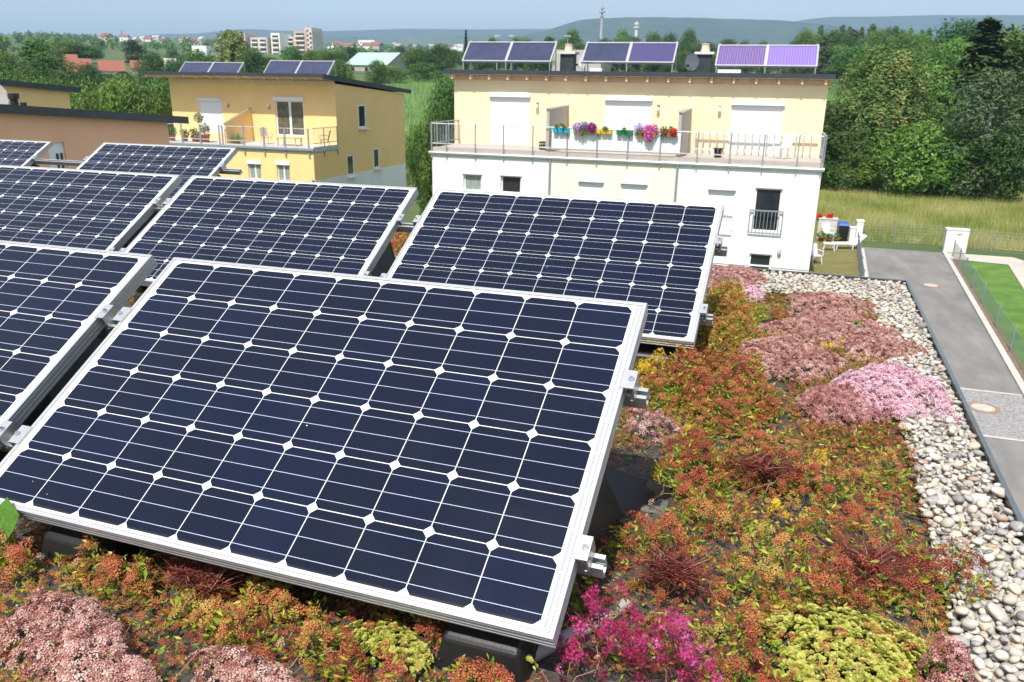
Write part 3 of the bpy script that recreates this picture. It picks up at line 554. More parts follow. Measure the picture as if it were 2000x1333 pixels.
def chair(label, p, rz, m, group=None):
    o = thing('garden_chair', label, 'chair', p, rz, group); b = MB(); b.box(-.24, .24, -.24, .22, .40, .44); b.build('seat', m, o)
    b = MB(); b.hexa([(-.24, .2, .46), (.24, .2, .46), (.24, .24, .46), (-.24, .24, .46), (-.22, .34, .95), (.22, .34, .95), (.22, .38, .95), (-.22, .38, .95)]); b.build('backrest', m, o)
    for sx in (-1, 1):
        for y0, y1 in ((-.2, -.27), (.18, .26)): b = MB(); b.tube([(sx*.22, y0, .42), (sx*.26, y1, 0)], [.025, .018], 6); b.build('leg', m, o)
        b = MB(); b.tube([(sx*.26, -.25, .42), (sx*.27, -.25, .65), (sx*.27, .24, .66)], .02, 6); b.build('armrest', m, o)
    return o
p = at_y(1527, 308, 33.6); chair('white plastic armchair on the right roof terrace', (p[0], 33.7, 5.70), -.7, WHITE)
p = at_y(1402, 303, 33.0); pot('bucket', 'dark bucket standing alone on the right roof terrace', 'bucket', (p[0], 33.0, 5.7), .19, .34, BLACK)
p = at_y(1067, 293, 33.2); o = thing('crate', 'dark plastic crate beside the left end of the white screen', 'crate', (p[0], 33.3, 5.7)); b = MB()
for z in (0, .12, .24): b.box(-.3, .3, -.2, -.18, z, z+.07); b.box(-.3, .3, .18, .2, z, z+.07); b.box(-.3, -.28, -.18, .18, z, z+.07); b.box(.28, .3, -.18, .18, z, z+.07)
for sx in (-.3, -.1, .08, .28): b.box(sx, sx+.02, -.178, -.16, 0, .31); b.box(sx, sx+.02, .16, .178, 0, .31)
b.box(-.28, .28, -.18, .18, 0, .02); b.build('sides', BLACK, o)
o = thing('slatted_panel', 'long white slatted panel leaning on the wall of the right terrace', 'panel', (-1.6, 34.8, 5.7)); b = MB(); b.box(-1.9, 2.9, -.03, 0, .12, .2); b.box(-1.9, 2.9, -.03, 0, .75, .83); b.build('rails', WHITE, o); b = MB(); q = -1.85
while q < 2.9: b.box(q, q+.05, -.05, -.032, .05, .9); q += .28
b.build('slats', GREYW, o)
GP = 'potted plants on the terrace of the double house'
for u, v, r, h, lv, lr, lh, lab in ((337, 276, .22, .35, 160, .35, .2, 'leafy plant in a clay pot at the railing end beside the terracotta house'), (362, 278, .2, .3, 130, .28, .2, 'green potted plant left of the bushy one'), (382, 282, .22, .3, 240, .36, .22, 'bushy bright green potted plant in front of the shutter'), (403, 280, .26, .5, 240, .34, .3, 'grey leaved potted plant in a tall clay pot'), (392, 276, .18, .4, 200, .32, 1.05, 'little ball tree on a stem in front of the shutter'), (463, 279, .2, .2, 120, .35, .1, 'low yellowish potted plant by the slanting partition')):
    p = at_y(u, v, 42.7); pot('potted_plant', lab, 'potted plant', (p[0], 42.7, 4.55), r, h, TERRA, lv, lr, lh, GP, leafmat('grey_leaf', [(0, (.16, .2, .12)), (1, (.4, .42, .33))]) if 'grey' in lab or 'ball' in lab else None)
RATT = mat('sun_bleached_wood', (.46, .38, .29), .8, .2, 8)
chair('weathered garden chair with high back by the terrace corner', (at_y(632, 270, 43.4)[0], 43.5, 4.55), -1.2, RATT); chair('weathered garden chair beside the open terrace door', (at_y(520, 268, 43.4)[0], 43.4, 4.55), 1.1, RATT)
o = thing('garden_table', 'low bleached garden table in front of the open terrace door', 'table', (at_y(566, 282, 43.2)[0], 43.2, 4.55)); b = MB(); b.box(-.7, .7, -.4, .4, .42, .46); b.build('tabletop', RATT, o)
for sx in (-.6, .6):
    for sy in (-.32, .32): b = MB(); b.box(sx-.03, sx+.03, sy-.03, sy+.03, 0, .42); b.build('leg', RATT, o)
# --- the yard by the road
p = at_z(1643, 472, 0); o = thing('waste_bin', 'black waste bin with a blue lid behind the white wall blocks', 'waste bin', p, .1); b = MB(); b.hexa([(-.24, -.27, .08), (.24, -.27, .08), (.24, .22, .08), (-.24, .22, .08), (-.28, -.33, .95), (.28, -.33, .95), (.28, .33, .95), (-.28, .33, .95)]); b.box(-.12, .12, -.325, -.3, .55, .62); b.build('body', BLACK, o)
b = MB(); b.hexa([(-.3, -.36, .952), (.3, -.36, .952), (.3, .36, .952), (-.3, .36, .952), (-.25, -.3, 1.07), (.25, -.3, 1.07), (.25, .3, 1.1), (-.25, .3, 1.1)]); b.build('lid', mat('blue_plastic', (.02, .10, .42), .4, .1, 5), o)
for sx in (-.2, .2): b = MB(); b.tube([(sx-.03, .25, .1), (sx+.03, .25, .1)], .1, 12); b.build('wheel', BLACK, o)
def block(name, label, cat, u0, u1, v0, v1, D, dz=0, d=.5, m=WHITEW):
    p, q = at_d(u0, v1, D), at_d(u1, v1, D); t = at_d(u0, v0, D); o = thing(name, label, cat, (p[0], p[1], 0)); w_ = q[0]-p[0]; b = MB(); b.box(0, w_, 0, d, 0, t[2]-p[2]-.05); b.build('body', m, o); b = MB(); b.box(-.03, w_+.03, -.03, d+.03, t[2]-p[2]-.048, t[2]-p[2]); b.build('top', m, o); return o
D0 = 48.7
block('wall_block', 'tall narrow white wall pillar beside the end of the road', 'wall', 1669, 1681, 429, 478, D0, 0, .6); block('wall_block', 'short white wall stub between waste bin and pillar', 'wall', 1657, 1668, 443, 478, D0, 0, .5)
sb = block('storage_cabinet', 'grey garden cabinet with red flower pots on top', 'cabinet', 1594, 1631, 431, 470, 50.3, 0, .7, mat('grey_cabinet', (.56, .54, .50), .6, .05, 3))
for u in (1600, 1620): p = at_d(u, 430, 50.5); pot('flower_pot', ('flower pot with red blooms on the left' if u < 1610 else 'flower pot with red blooms on the right')+' of the garden cabinet top', 'flower pot', (p[0], p[1]+.15, p[2]-.05), .16, .18, TERRA, 70, .2, .08, None, FLM[4])
cb = block('distribution_cabinet', 'white utility cabinet at the end of the road', 'utility cabinet', 1842, 1888, 447, 493, 49.3, 0, .5, mat('cabinet_grp', (.70, .68, .63), .55, .04, 3))
b = MB(); b.box(.63, .645, -.008, -.002, .05, 1.15); b.box(.52, .78, -.02, -.002, .98, 1.03); b.build('door_handle', STEEL, cb)
for u, v, lab in ((1603, 472, 'potted plant on the left below the grey cabinet'), (1617, 476, 'potted plant in the middle of the yard pots'), (1633, 476, 'potted plant beside the waste bin')): pot('yard_plant', lab, 'potted plant', at_z(u, v, .01), .18, .28, TERRA, 60, .24, .1, 'pots in the yard')
WH2 = WHITE
p = at_z(1618, 489, 0.01); o = thing('garden_stool', 'small white plastic stool on the dry lawn', 'stool', p); b = MB(); b.box(-.3, .3, -.25, .25, .36, .40); b.build('top', WH2, o)
for sx in (-.24, .24):
    for sy in (-.2, .2): b = MB(); b.tube([(sx, sy, .36), (sx*1.15, sy*1.15, 0)], .025, 6); b.build('leg', WH2, o)
p = at_z(1655, 486, 0.01); o = thing('sun_lounger', 'white sun lounger with raised back on the dry lawn', 'sun lounger', p, .4); b = MB(); b.box(-.8, .3, -.28, .28, .28, .33); b.build('bed', WH2, o); b = MB(); b.hexa([(.3, -.28, .29), (.34, -.28, .27), (.34, .28, .27), (.3, .28, .29), (.85, -.28, .78), (.89, -.28, .75), (.89, .28, .75), (.85, .28, .78)]); b.build('backrest', WH2, o)
for sx in (-.7, .2):
    for sy in (-.24, .24): b = MB(); b.tube([(sx, sy, .28), (sx-.04, sy, 0)], .025, 6); b.build('leg', WH2, o)
for u, v, lab in ((1615, 469, 'white garden chair in front of the grey cabinet'), (1590, 515, 'white garden chair close to the house corner')):
    p = at_z(u, v, .01); chair(lab, (max(p[0], 1.9), p[1], .01), .5, WH2)
b = MB(); b.box(1.5, 1.62, 38, 44.4, 0, 1.9); o = b.build('privacy_hedge_screen', mat('dark_screen', (.05, .07, .06), .8, .3, 4)); tag(o, 'dark privacy screen along the side of the terraced house', 'screen')
def mesh_fence(label, pts, h, gap, posts, name='mesh_fence', rows=6):
    o = thing(name, label, 'fence', (pts[0][0], pts[0][1], 0)); ox, oy = pts[0][:2]; b = MB()
    for p, q in zip(pts[:-1], pts[1:]):
        L_ = math.hypot(q[0]-p[0], q[1]-p[1]); n = int(L_/gap)
        for k in range(rows+1): z = .06+(h-.1)*k/rows; b.tube([(p[0]-ox, p[1]-oy, z), (q[0]-ox, q[1]-oy, z)], .006 if rows > 4 else .004, 4, cap=False)
        for k in range(n): t = k/n; x, y = p[0]+(q[0]-p[0])*t-ox, p[1]+(q[1]-p[1])*t-oy; b.tube([(x, y, .05), (x, y, h-.03)], .0035, 3, cap=False)
    b.build('mesh', STEEL, o)
    for x, y in posts: b = MB(); b.tube([(x-ox, y-oy, 0), (x-ox, y-oy, h+.06)], .03, 6); b.build('post', STEEL, o)
fp = [(3.6, 50.2), (4.86, 50.3), (6.65, 50.5), (8.95, 50.55)]
mesh_fence('steel mat fence across the end of the road before the meadow', fp, 1.15, .2, fp)
fp = [(10.0, 50.3), (11.45, 49.6), (14.5, 48.9)]
mesh_fence('steel mat fence right of the white utility cabinet', fp, 1.15, .2, fp)
fp = [(xr(y)+.42, y) for y in (47.2, 44.6, 42.1, 39.3, 36.4, 32.7, 29.6, 26.3, 23.2, 20)]
mesh_fence('low wire mesh fence along the lawn right of the road', fp, .85, .12, fp, rows=8)
fp = [(xl(y)-.38, y) for y in (48.6, 46, 43, 40, 37)]
mesh_fence('wire mesh fence on the left kerb beside the dry lawn', fp, .9, .12, fp, rows=8)
MH = mat('cast_iron', (.30, .19, .12), .7, .2, 12); p = at_z(1920, 797, .03)
for (p, lab) in ((at_z(1920, 797, .03), 'round manhole cover with rusty rim in the granite setts'), (at_z(1818, 558, .024), 'round manhole cover with orange rim in the asphalt')):
    o = thing('manhole_cover', lab, 'manhole cover', (p[0], p[1], .02)); b = MB(); b.tube([(0, 0, .0), (0, 0, .016)], [.42, .42], 32); b.build('rim', MH, o); b = MB(); b.tube([(0, 0, .0165), (0, 0, .022)], [.29, .29], 28); b.build('lid', mat('concrete_lid', (.46, .42, .37), .85, .15, 9), o)
# the dark parked car at the right edge
o = thing('parked_car', 'dark grey parked car half cut off at the right edge beyond the lawn', 'car', (14.55, 46.0, 0), RAD(8)); CARP = mat('car_paint', (.03, .034, .04), .25, .1, 3, metal=.3, coat=1)
b = MB(); sec = [(-2.1, .42, .62, .74), (-1.9, .28, .78, .82), (-1.0, .25, .92, .86), (.9, .25, .95, .87), (1.8, .28, .9, .84), (2.1, .4, .72, .76)]
for (xa, za, zb_, wa), (xc, zc, zd, wc) in zip(sec[:-1], sec[1:]): b.hexa([(xa, -wa, za), (xc, -wc, zc), (xc, wc, zc), (xa, wa, za), (xa, -wa*.94, zb_), (xc, -wc*.94, zd), (xc, wc*.94, zd), (xa, wa*.94, zb_)])
b.build('body', CARP, o, True); b = MB(); b.hexa([(-1.05, -.78, .93), (1.6, -.78, .95), (1.6, .78, .95), (-1.05, .78, .93), (-.35, -.62, 1.42), (1.0, -.62, 1.42), (1.0, .62, 1.42), (-.35, .62, 1.42)]); b.build('window', GLASS, o); b = MB(); b.box(-.3, .95, -.6, .6, 1.421, 1.46); b.build('roof', CARP, o)
for sx in (-1.35, 1.3):
    for sy in (-.86, .66): b = MB(); b.tube([(sx, sy, .31), (sx, sy+.2, .31)], .31, 18); q = b.build('wheel', BLACK, o); b = MB(); b.tube([(sx, sy-.01, .31), (sx, sy+.21, .31)], .19, 14); b.build('rim', ALU, q)
for sy in (-.6, .6): b = MB(); b.ball((-2.08, sy, .6), (.08, .16, .08)); b.build('headlight', GLASS, o)
# ------------------------------------------------------------------ our own flat roof
def rf_obj(o): o.matrix_world = RM; return o
ZG = ZS-7.0
fb = thing('flat_roof_building', 'flat roofed building under the planted roof, with a dark metal parapet', 'building', mtx=RM)
X0, X1, Y0, Y1, Y2, XS = -12.0, .694, -2.5, 5.88, 7.4, -4.7     # the L-shaped roof
STRIPM = mat('edging_metal', (.16, .165, .17), .5, .3, 9, metal=.3)
MEMB = mat('roof_membrane', (.10, .10, .098), .9, .25, 3)
PARA = mat('parapet_metal', (.085, .09, .09), .38, .35, 7, metal=.35, bump=.12, bscale=14)
out = [(X0, Y0), (X1, Y0), (X1, Y1), (XS, Y1), (XS, Y2), (X0, Y2)]
b = MB(); b.ext(out, lambda p, t: (p[0], p[1], ZG if t == 0 else ZS-.12)); b.build('wall', WHITEW, fb); b = MB(); b.poly([(p[0], p[1], ZS-.115) for p in out]); b.build('roof_membrane', MEMB, fb)
ZP = ZS+.064
b = MB(); t_ = .009
for (x0, x1, y0, y1) in ((X1+.0, X1+t_, Y0, Y1+t_), (XS, X1, Y1, Y1+t_), (XS, XS+t_, Y1+t_, Y2+t_), (X0, XS, Y2, Y2+t_), (X0-t_, X0, Y0, Y2+t_)):
    b.box(x0, x1, y0, y1, ZS-.5, ZP-.004)
b.build('parapet', PARA, fb); b = MB(); c_ = .003
for (x0, x1, y0, y1) in ((X1-.004, X1+t_+c_, Y0, Y1+t_+c_), (XS-c_, X1-.004, Y1-.004, Y1+t_+c_), (XS-.004, XS+t_+c_, Y1+t_+c_, Y2+t_+c_), (X0, XS-.004, Y2-.004, Y2+t_+c_)):
    b.box(x0, x1, y0, y1, ZP-.004, ZP+.002)
b.build('coping', mat('coping_metal', (.17, .19, .19), .35, .2, 6, metal=.5), fb)
XG, YG = .475, 5.40                                  # the metal strip between plants and gravel
def substrate():
    b = MB(); nx, ny = 150, 100; xs = np.linspace(-6.2, XG, nx+1); ys = np.linspace(-.2, YG, ny+1); rg = np.random.default_rng(3)
    for y in ys:
        for x in xs:
            z = ZS+.010*math.sin(3.1*x+1.7*y)+.008*math.sin(7.3*x-4.1*y+1)+rg.normal(0, .0035); b.v.append((x, y, z))
    for j in range(ny):
        for i in range(nx): p = j*(nx+1)+i; b.f.append((p, p+1, p+nx+2, p+nx+1)); b.m.append(0)
    b.poly([(X0, -2.4, ZS-.01), (-6.2, -2.4, ZS-.01), (-6.2, 7.3, ZS-.01), (X0, 7.3, ZS-.01)]); b.poly([(-6.2, 5.3, ZS-.01), (XS, 5.3, ZS-.01), (XS, 7.3, ZS-.01), (-6.2, 7.3, ZS-.01)])
    b.poly([(-6.2, -2.4, ZS-.01), (XG, -2.4, ZS-.01), (XG, -.2, ZS-.01), (-6.2, -.2, ZS-.01)])
    o = b.build('soil', mat('substrate', (.095, .078, .064), .95, .5, 38, col2=(.038, .032, .027), bump=.8, bscale=150), smooth=False); rf_obj(o); tag(o, kind='structure')
    b = MB(); b.poly([(XG, -2.4, ZS+.012), (X1, -2.4, ZS+.012), (X1, Y1, ZS+.012), (XG, Y1, ZS+.012)]); b.poly([(XS, YG, ZS+.012), (XG, YG, ZS+.012), (XG, Y1, ZS+.012), (XS, Y1, ZS+.012)])
    o = b.build('gravel_bed', mat('gravel_bed', (.33, .30, .26), .95, .5, 60, bump=.6, bscale=120)); rf_obj(o); tag(o, kind='structure')
substrate()
o = thing('edging_strip', 'thin metal edging strip between the plants and the pebbles', 'edging strip', mtx=RM); b = MB(); b.box(XG-.004, XG+.002, -2, YG, ZS-.06, ZS+.024); b.box(XS, XG-.005, YG-.003, YG+.003, ZS-.06, ZS+.018); b.build('strip', STRIPM, o)
# pebbles
def ico(sub):
    import bmesh
    bm = bmesh.new(); bmesh.ops.create_icosphere(bm, subdivisions=sub, radius=1); bm.verts.ensure_lookup_table()
    v = np.array([q.co[:] for q in bm.verts]); f = np.array([[q.index for q in p.verts] for p in bm.faces]); bm.free(); return v, f
ICO1, ICO2 = ico(1), ico(2)
def pebbles():
    g = np.random.default_rng(11); parts = []; grid = {}; pts = []
    def ok(x, y, r, c=.82):
        k = (int(x/.06), int(y/.06))
        for i in (-1, 0, 1):
            for j in (-1, 0, 1):
                for (a, e, q) in grid.get((k[0]+i, k[1]+j), ()):
                    if (a-x)**2+(e-y)**2 < (c*(q+r))**2: return False
        grid.setdefault(k, []).append((x, y, r)); return True
    for layer, tries in ((0, 50000), (1, 18000), (2, 6000)):
        if layer: grid.clear()
        for _ in range(tries):
            r = .0082+.0115*g.random()**1.6+(.008 if g.random() < .04 else 0)
            if g.random() < .86: x, y = g.uniform(XG-.03+.03*math.sin(3), X1-.012), 1.1+(Y1-1.112)*g.random()
            else: x, y = g.uniform(-.34, XG), g.uniform(YG-.06, Y1-.01)
            if x < XG and y < YG-.05 and g.random() < .8: continue
            if ok(x, y, r, .70 if layer == 0 else 1.15): pts.append((x, y, ZS+.022+layer*.012+g.uniform(0, .008)+r*.3, r))
    pts = np.array(pts); n = len(pts); k = g.integers(0, 4, n)
    for i in range(4):
        v, f = ICO2; v = v.copy(); q = np.array([2.1+i, 1.3*i, .7]); v = v*(1+.10*np.sin(v@np.array([2.2, 1.1, .6])*1.4+i)[:, None]+.07*np.sin(v@q)[:, None])
        s = k == i; m = s.sum(); nn = np.stack([g.normal(0, .3, m), g.normal(0, .3, m), np.ones(m)], -1)
        sc = np.stack([pts[s, 3]*g.uniform(.95, 1.4, m), pts[s, 3]*g.uniform(.75, 1.02, m), pts[s, 3]*g.uniform(.42, .72, m)], -1)
        parts.append(inst(v, f, basis(nn, g.uniform(0, 6.3, m)), pts[s, :3], sc, 0, g.random(m)))
    m = leafmat('pebble', [(0, (.20, .185, .165)), (.08, (.33, .32, .31)), (.3, (.41, .375, .315)), (.5, (.49, .45, .385)), (.68, (.60, .56, .49)), (.80, (.55, .46, .33)), (.9, (.52, .49, .44)), (.97, (.36, .25, .19)), (1, (.46, .35, .22))], 0, .6)
    nt = m.node_tree; p = nt.nodes['Principled BSDF']; no = N(nt, 'TexNoise'); no.inputs['Scale'].default_value = 90; tc = N(nt, 'TexCoord'); nt.links.new(tc.outputs['Object'], no.inputs[0])
    mx = N(nt, 'MixRGB', blend_type='MULTIPLY'); mx.inputs[0].default_value = .5; src = p.inputs['Base Color'].links[0].from_socket
    mr = N(nt, 'MapRange'); mr.inputs[1].default_value = .3; mr.inputs[2].default_value = .7; mr.inputs[3].default_value = .6; mr.inputs[4].default_value = 1.15; nt.links.new(no.outputs['Fac'], mr.inputs[0]); nt.links.new(src, mx.inputs[1]); nt.links.new(mr.outputs[0], mx.inputs[2]); nt.links.new(mx.outputs[0], p.inputs['Base Color'])
    o = bigmesh('pebbles', parts, [m], smooth=True); rf_obj(o); tag(o, 'strip of rounded white, grey and tan pebbles along the parapet', 'gravel', kind='stuff')
pebbles()
# loose grit on the substrate
def grit():
    g = np.random.default_rng(5); n = 24000; x = g.uniform(-3.2, XG, n); y = g.uniform(.8, 5.2, n); k = np.sin(5*x+2*y)+np.sin(3*y-x)+g.normal(0, .7, n) > -.9; x, y = x[k], y[k]; n = len(x)
    v, f = np.array([[1, 0, -.3], [-.5, .87, -.3], [-.5, -.87, -.3], [0, 0, 1.]]), np.array([[0, 1, 3], [1, 2, 3], [2, 0, 3]])
    z = ZS+.010*np.sin(3.1*x+1.7*y)+.008*np.sin(7.3*x-4.1*y+1)+.002
    o = bigmesh('grit', [inst(v, f, basis(g.normal(0, .5, (n, 3))+[0, 0, 1], g.uniform(0, 6, n)), np.stack([x, y, z], -1), .0022+.005*g.random(n)**3, 0, g.random(n))], [leafmat('grit', [(0, (.05, .045, .04)), (.5, (.13, .115, .10)), (.8, (.22, .17, .13)), (.94, (.40, .37, .33)), (1, (.48, .30, .2))], 0, .9)]); rf_obj(o); tag(o, kind='stuff')
grit()

# ------------------------------------------------------------------ photovoltaic modules
T = .538998266634456; PC = .158; PW, PD = 1.65, .988
def cellmat():
    m = bpy.data.materials.new('module_face'); m.use_nodes = True; nt = m.node_tree; p = nt.nodes['Principled BSDF']; L = nt.links.new
    tc = N(nt, 'TexCoord'); sx = N(nt, 'SeparateXYZ'); L(tc.outputs['Object'], sx.inputs[0])
    def M(op, a, c=None, d=None):
        n = N(nt, 'Math', operation=op)
        for i, q in enumerate((a, c, d)):
            if q is None: continue
            if isinstance(q, (int, float)): n.inputs[i].default_value = q
            else: L(q, n.inputs[i])
        return n.outputs[0]
    X = M('DIVIDE', M('SUBTRACT', sx.outputs[0], .035), PC); Y = M('DIVIDE', M('SUBTRACT', .968, sx.outputs[1]), PC)
    inx = M('MULTIPLY', M('GREATER_THAN', X, 0), M('LESS_THAN', X, 10)); iny = M('MULTIPLY', M('GREATER_THAN', Y, 0), M('LESS_THAN', Y, 6)); ins = M('MULTIPLY', inx, iny)
    fx = M('ABSOLUTE', M('SUBTRACT', M('FRACT', X), .5)); fy = M('ABSOLUTE', M('SUBTRACT', M('FRACT', Y), .5))
    cell = M('MULTIPLY', M('LESS_THAN', fx, .4925), M('LESS_THAN', fy, .4925))
    rr = M('SQRT', M('ADD', M('MULTIPLY', fx, fx), M('MULTIPLY', fy, fy))); cell = M('MULTIPLY', cell, M('LESS_THAN', M('ADD', M('MULTIPLY', M('ADD', fx, fy), .6), M('MULTIPLY', rr, .4)), .790))
    cell = M('MULTIPLY', cell, ins)
    bus = M('MULTIPLY', M('LESS_THAN', M('ABSOLUTE', M('SUBTRACT', M('FRACT', M('MULTIPLY', Y, 3)), .5)), .0125), ins)
    cmb = N(nt, 'CombineXYZ'); L(M('FLOOR', X), cmb.inputs[0]); L(M('FLOOR', Y), cmb.inputs[1]); oi = N(nt, 'ObjectInfo'); L(M('MULTIPLY', oi.outputs['Random'], 57.0), cmb.inputs[2])
    wn = N(nt, 'TexWhiteNoise', noise_dimensions='3D'); L(cmb.outputs[0], wn.inputs[0])
    no = N(nt, 'TexNoise'); no.inputs['Scale'].default_value = 420; no.inputs['Detail'].default_value = 2; L(tc.outputs['Object'], no.inputs[0])
    r = N(nt, 'ValToRGB'); r.color_ramp.elements[0].color = (.0055, .0080, .0190, 1); r.color_ramp.elements[1].color = (.0058, .0095, .0270, 1); e = r.color_ramp.elements.new(.55); e.color = (.0056, .0084, .0215, 1); L(wn.outputs[0], r.inputs[0])
    hs = N(nt, 'HueSaturation'); L(r.outputs[0], hs.inputs['Color']); L(M('ADD', .55, M('MULTIPLY', no.outputs['Fac'], .9)), hs.inputs['Value'])
    def mix(f, a, c):
        n = N(nt, 'MixRGB'); L(f, n.inputs[0])
        for i, q in ((1, a), (2, c)):
            if isinstance(q, tuple): n.inputs[i].default_value = (*q, 1)
            else: L(q, n.inputs[i])
        return n.outputs[0]
    dirt = N(nt, 'TexNoise'); dirt.inputs['Scale'].default_value = 6; dirt.inputs['Detail'].default_value = 6; L(tc.outputs['Object'], dirt.inputs[0])
    back = N(nt, 'ValToRGB'); back.color_ramp.elements[0].color = (.60, .59, .57, 1); back.color_ramp.elements[1].color = (.74, .74, .73, 1); L(dirt.outputs['Fac'], back.inputs[0])
    ex = M('ADD', M('MULTIPLY', M('LESS_THAN', M('ABSOLUTE', M('SUBTRACT', sx.outputs[0], .0245)), .0022), 1), M('LESS_THAN', M('ABSOLUTE', M('SUBTRACT', sx.outputs[0], PW-.0235)), .0035))
    seg = M('GREATER_THAN', M('FRACT', M('MULTIPLY', M('ADD', Y, .17), 1.5)), .055); rib = M('MULTIPLY', M('MULTIPLY', ex, seg), iny)
    c = mix(rib, back.outputs[0], (.33, .35, .39)); c = mix(cell, c, hs.outputs[0]); c = mix(bus, c, (.50, .56, .70))
    # grime along the lower lip, and specks
    low = M('MULTIPLY', M('SUBTRACT', 1, M('MINIMUM', 1, M('MAXIMUM', 0, M('DIVIDE', M('SUBTRACT', sx.outputs[1], .013), .016)))), .4); c = mix(M('MULTIPLY', low, dirt.outputs['Fac']), c, (.30, .22, .14))
    vo = N(nt, 'TexVoronoi'); vo.inputs['Scale'].default_value = 13; L(tc.outputs['Object'], vo.inputs[0]); sc = N(nt, 'SeparateColor'); L(vo.outputs['Color'], sc.inputs[0])
    sp = M('LESS_THAN', vo.outputs['Distance'], M('MULTIPLY', M('POWER', sc.outputs[0], 8), .036)); c = mix(sp, c, (.62, .60, .55))
    L(c, p.inputs['Base Color']); L(M('ADD', .12, M('MULTIPLY', dirt.outputs['Fac'], .3)), p.inputs['Roughness']); p.inputs['Specular IOR Level'].default_value = .24
    return m
CELL = cellmat()
def module():
    o = thing('solar_module', 'x', 'solar panel')
    prof = [(0, -.046), (0, -.040), (.0012, -.0395), (.0012, -.034), (0, -.0335), (0, -.026), (.0012, -.0255), (.0012, -.020), (0, -.0195), (0, -.010), (.0008, -.0095), (.0008, -.006), (0, -.0055), (0, -.0008), (.0008, 0), (.0105, 0), (.0115, -.0008), (.0115, -.006), (.004, -.0065), (.004, -.0455), (.03, -.0457), (.03, -.046)]
    b = MB(); n = len(prof)
    for s, z in prof: b.v += [(s, s, z), (PW-s, s, z), (PW-s, PD-s, z), (s, PD-s, z)]
    for i in range(n):
        j = (i+1) % n
        for k in range(4): e = (k+1) % 4; b.f.append((i*4+k, i*4+e, j*4+e, j*4+k)); b.m.append(0)
    b.build('frame', ALUW, o)
    b = MB(); b.box(.0128, PW-.0128, .0128, PD-.0128, -.0062, -.0022); b.build('cell_face', CELL, o)
    b = MB(); b.box(.02, PW-.02, .02, PD-.02, -.0085, -.0065); b.build('backsheet', WHITE, o)
    for sx, x in ((-1, 0), (1, PW)):
        for s in (.285, .775):
            y = PD-s; f = lambda a: x+sx*a; xx = sorted
            b = MB(); w_ = .030
            # an end clamp: a lip over the frame, a wall down to the rail
            b.ext([(-.009, .0012), (-.009, .0045), (.027, .0045), (.027, -.0015), (.0045, -.0015), (.0045, .0012)], lambda p, t: (f(p[0]), y-w_+2*w_*t, p[1]))
            b.ext([(.022, -.0016), (.027, -.0016), (.027, -.048), (.016, -.048), (.016, -.0465), (.022, -.0465)], lambda p, t: (f(p[0]), y-w_+2*w_*t, p[1]))
            c = b.build('clamp', ALU, o); b = MB(); b.tube([(f(.0155), y, -.05), (f(.0155), y, .0125)], .0038, 8); b.tube([(f(.0155), y, .0046), (f(.0155), y, .0062)], .0085, 14); b.tube([(f(.0155), y, .0062), (f(.0155), y, .0125)], .0062, 6); b.build('bolt', BOLT, c)
    return o
ORI = {'A': (-2.00072026, 2.17239644, -.57338171), 'B': (-2.01397111, 4.34057118, -.5654939), 'C': (-3.80343211, 4.36178988, -.56789412), 'D': (-5.56084248, 4.36385122, -.57139067), 'E': (-6.86276832, 6.60489092, -.56888291), 'F': (-9.22895115, 6.59585016, -.58174395), 'G': (-3.75675498, 2.18372097, -.57594448)}
ey = np.array([0, -math.cos(T), -math.sin(T)])
def mmx(k): q = np.array(ORI[k]) + np.array([-.035, 0, 0]) + ey*.968; return RM @ Matrix.Translation(q) @ Matrix.Rotation(T, 4, 'X')
LAB = {'A': 'large front solar module nearest the camera, lying whole in the picture', 'B': 'solar module in front of the white house, standing by the pink flowers', 'C': 'solar module in the middle row between two others', 'D': 'solar module of the middle row cut off by the left edge of the photo', 'E': 'solar module of the back row before the yellow double house', 'F': 'small far solar module in the top left corner of the array', 'G': 'front row solar module cut off at the left edge, left of the large one'}
GM = 'solar modules on the green roof'; m0 = module(); m0.matrix_world = mmx('A'); m0['label'] = LAB['A']; m0['group'] = GM
for k in 'BCDEFG': dup(m0, mmx(k), LAB[k], GM)
# aluminium rails under each row
def rail(label, x0, x1, ref, s):
    q = np.array(ORI[ref])+ey*(s-.02); M_ = RM @ Matrix.Translation((0, q[1], q[2])) @ Matrix.Rotation(T, 4, 'X')
    o = thing('mounting_rail', label, 'rail', mtx=M_, group='aluminium rails carrying the solar modules'); W, Ht, t = .018, .042, .0028; z = -.0468
    pr = [(-W, z), (-.007, z), (-.007, z-t), (-W+t, z-t), (-W+t, z-Ht+t), (W-t, z-Ht+t), (W-t, z-.026), (W-.010, z-.026), (W-.010, z-.023), (W-t, z-.023), (W-t, z-t), (.007, z-t), (.007, z), (W, z), (W, z-Ht), (-W, z-Ht)]
    b = MB(); b.ext(pr, lambda p, t_: (x0+(x1-x0)*t_, p[0], p[1])); b.build('profile', ALU, o)
for row, x0, x1, ref, nm in (('front', -4.4, -.332, 'A', 'front'), ('middle', -6.2, -.345, 'B', 'middle'), ('back', -9.9, -5.05, 'E', 'back')):
    rail('upper aluminium rail under the %s row of modules' % nm, x0, x1, ref, .285); rail('lower aluminium rail under the %s row of modules' % nm, x0, x1, ref, .775)
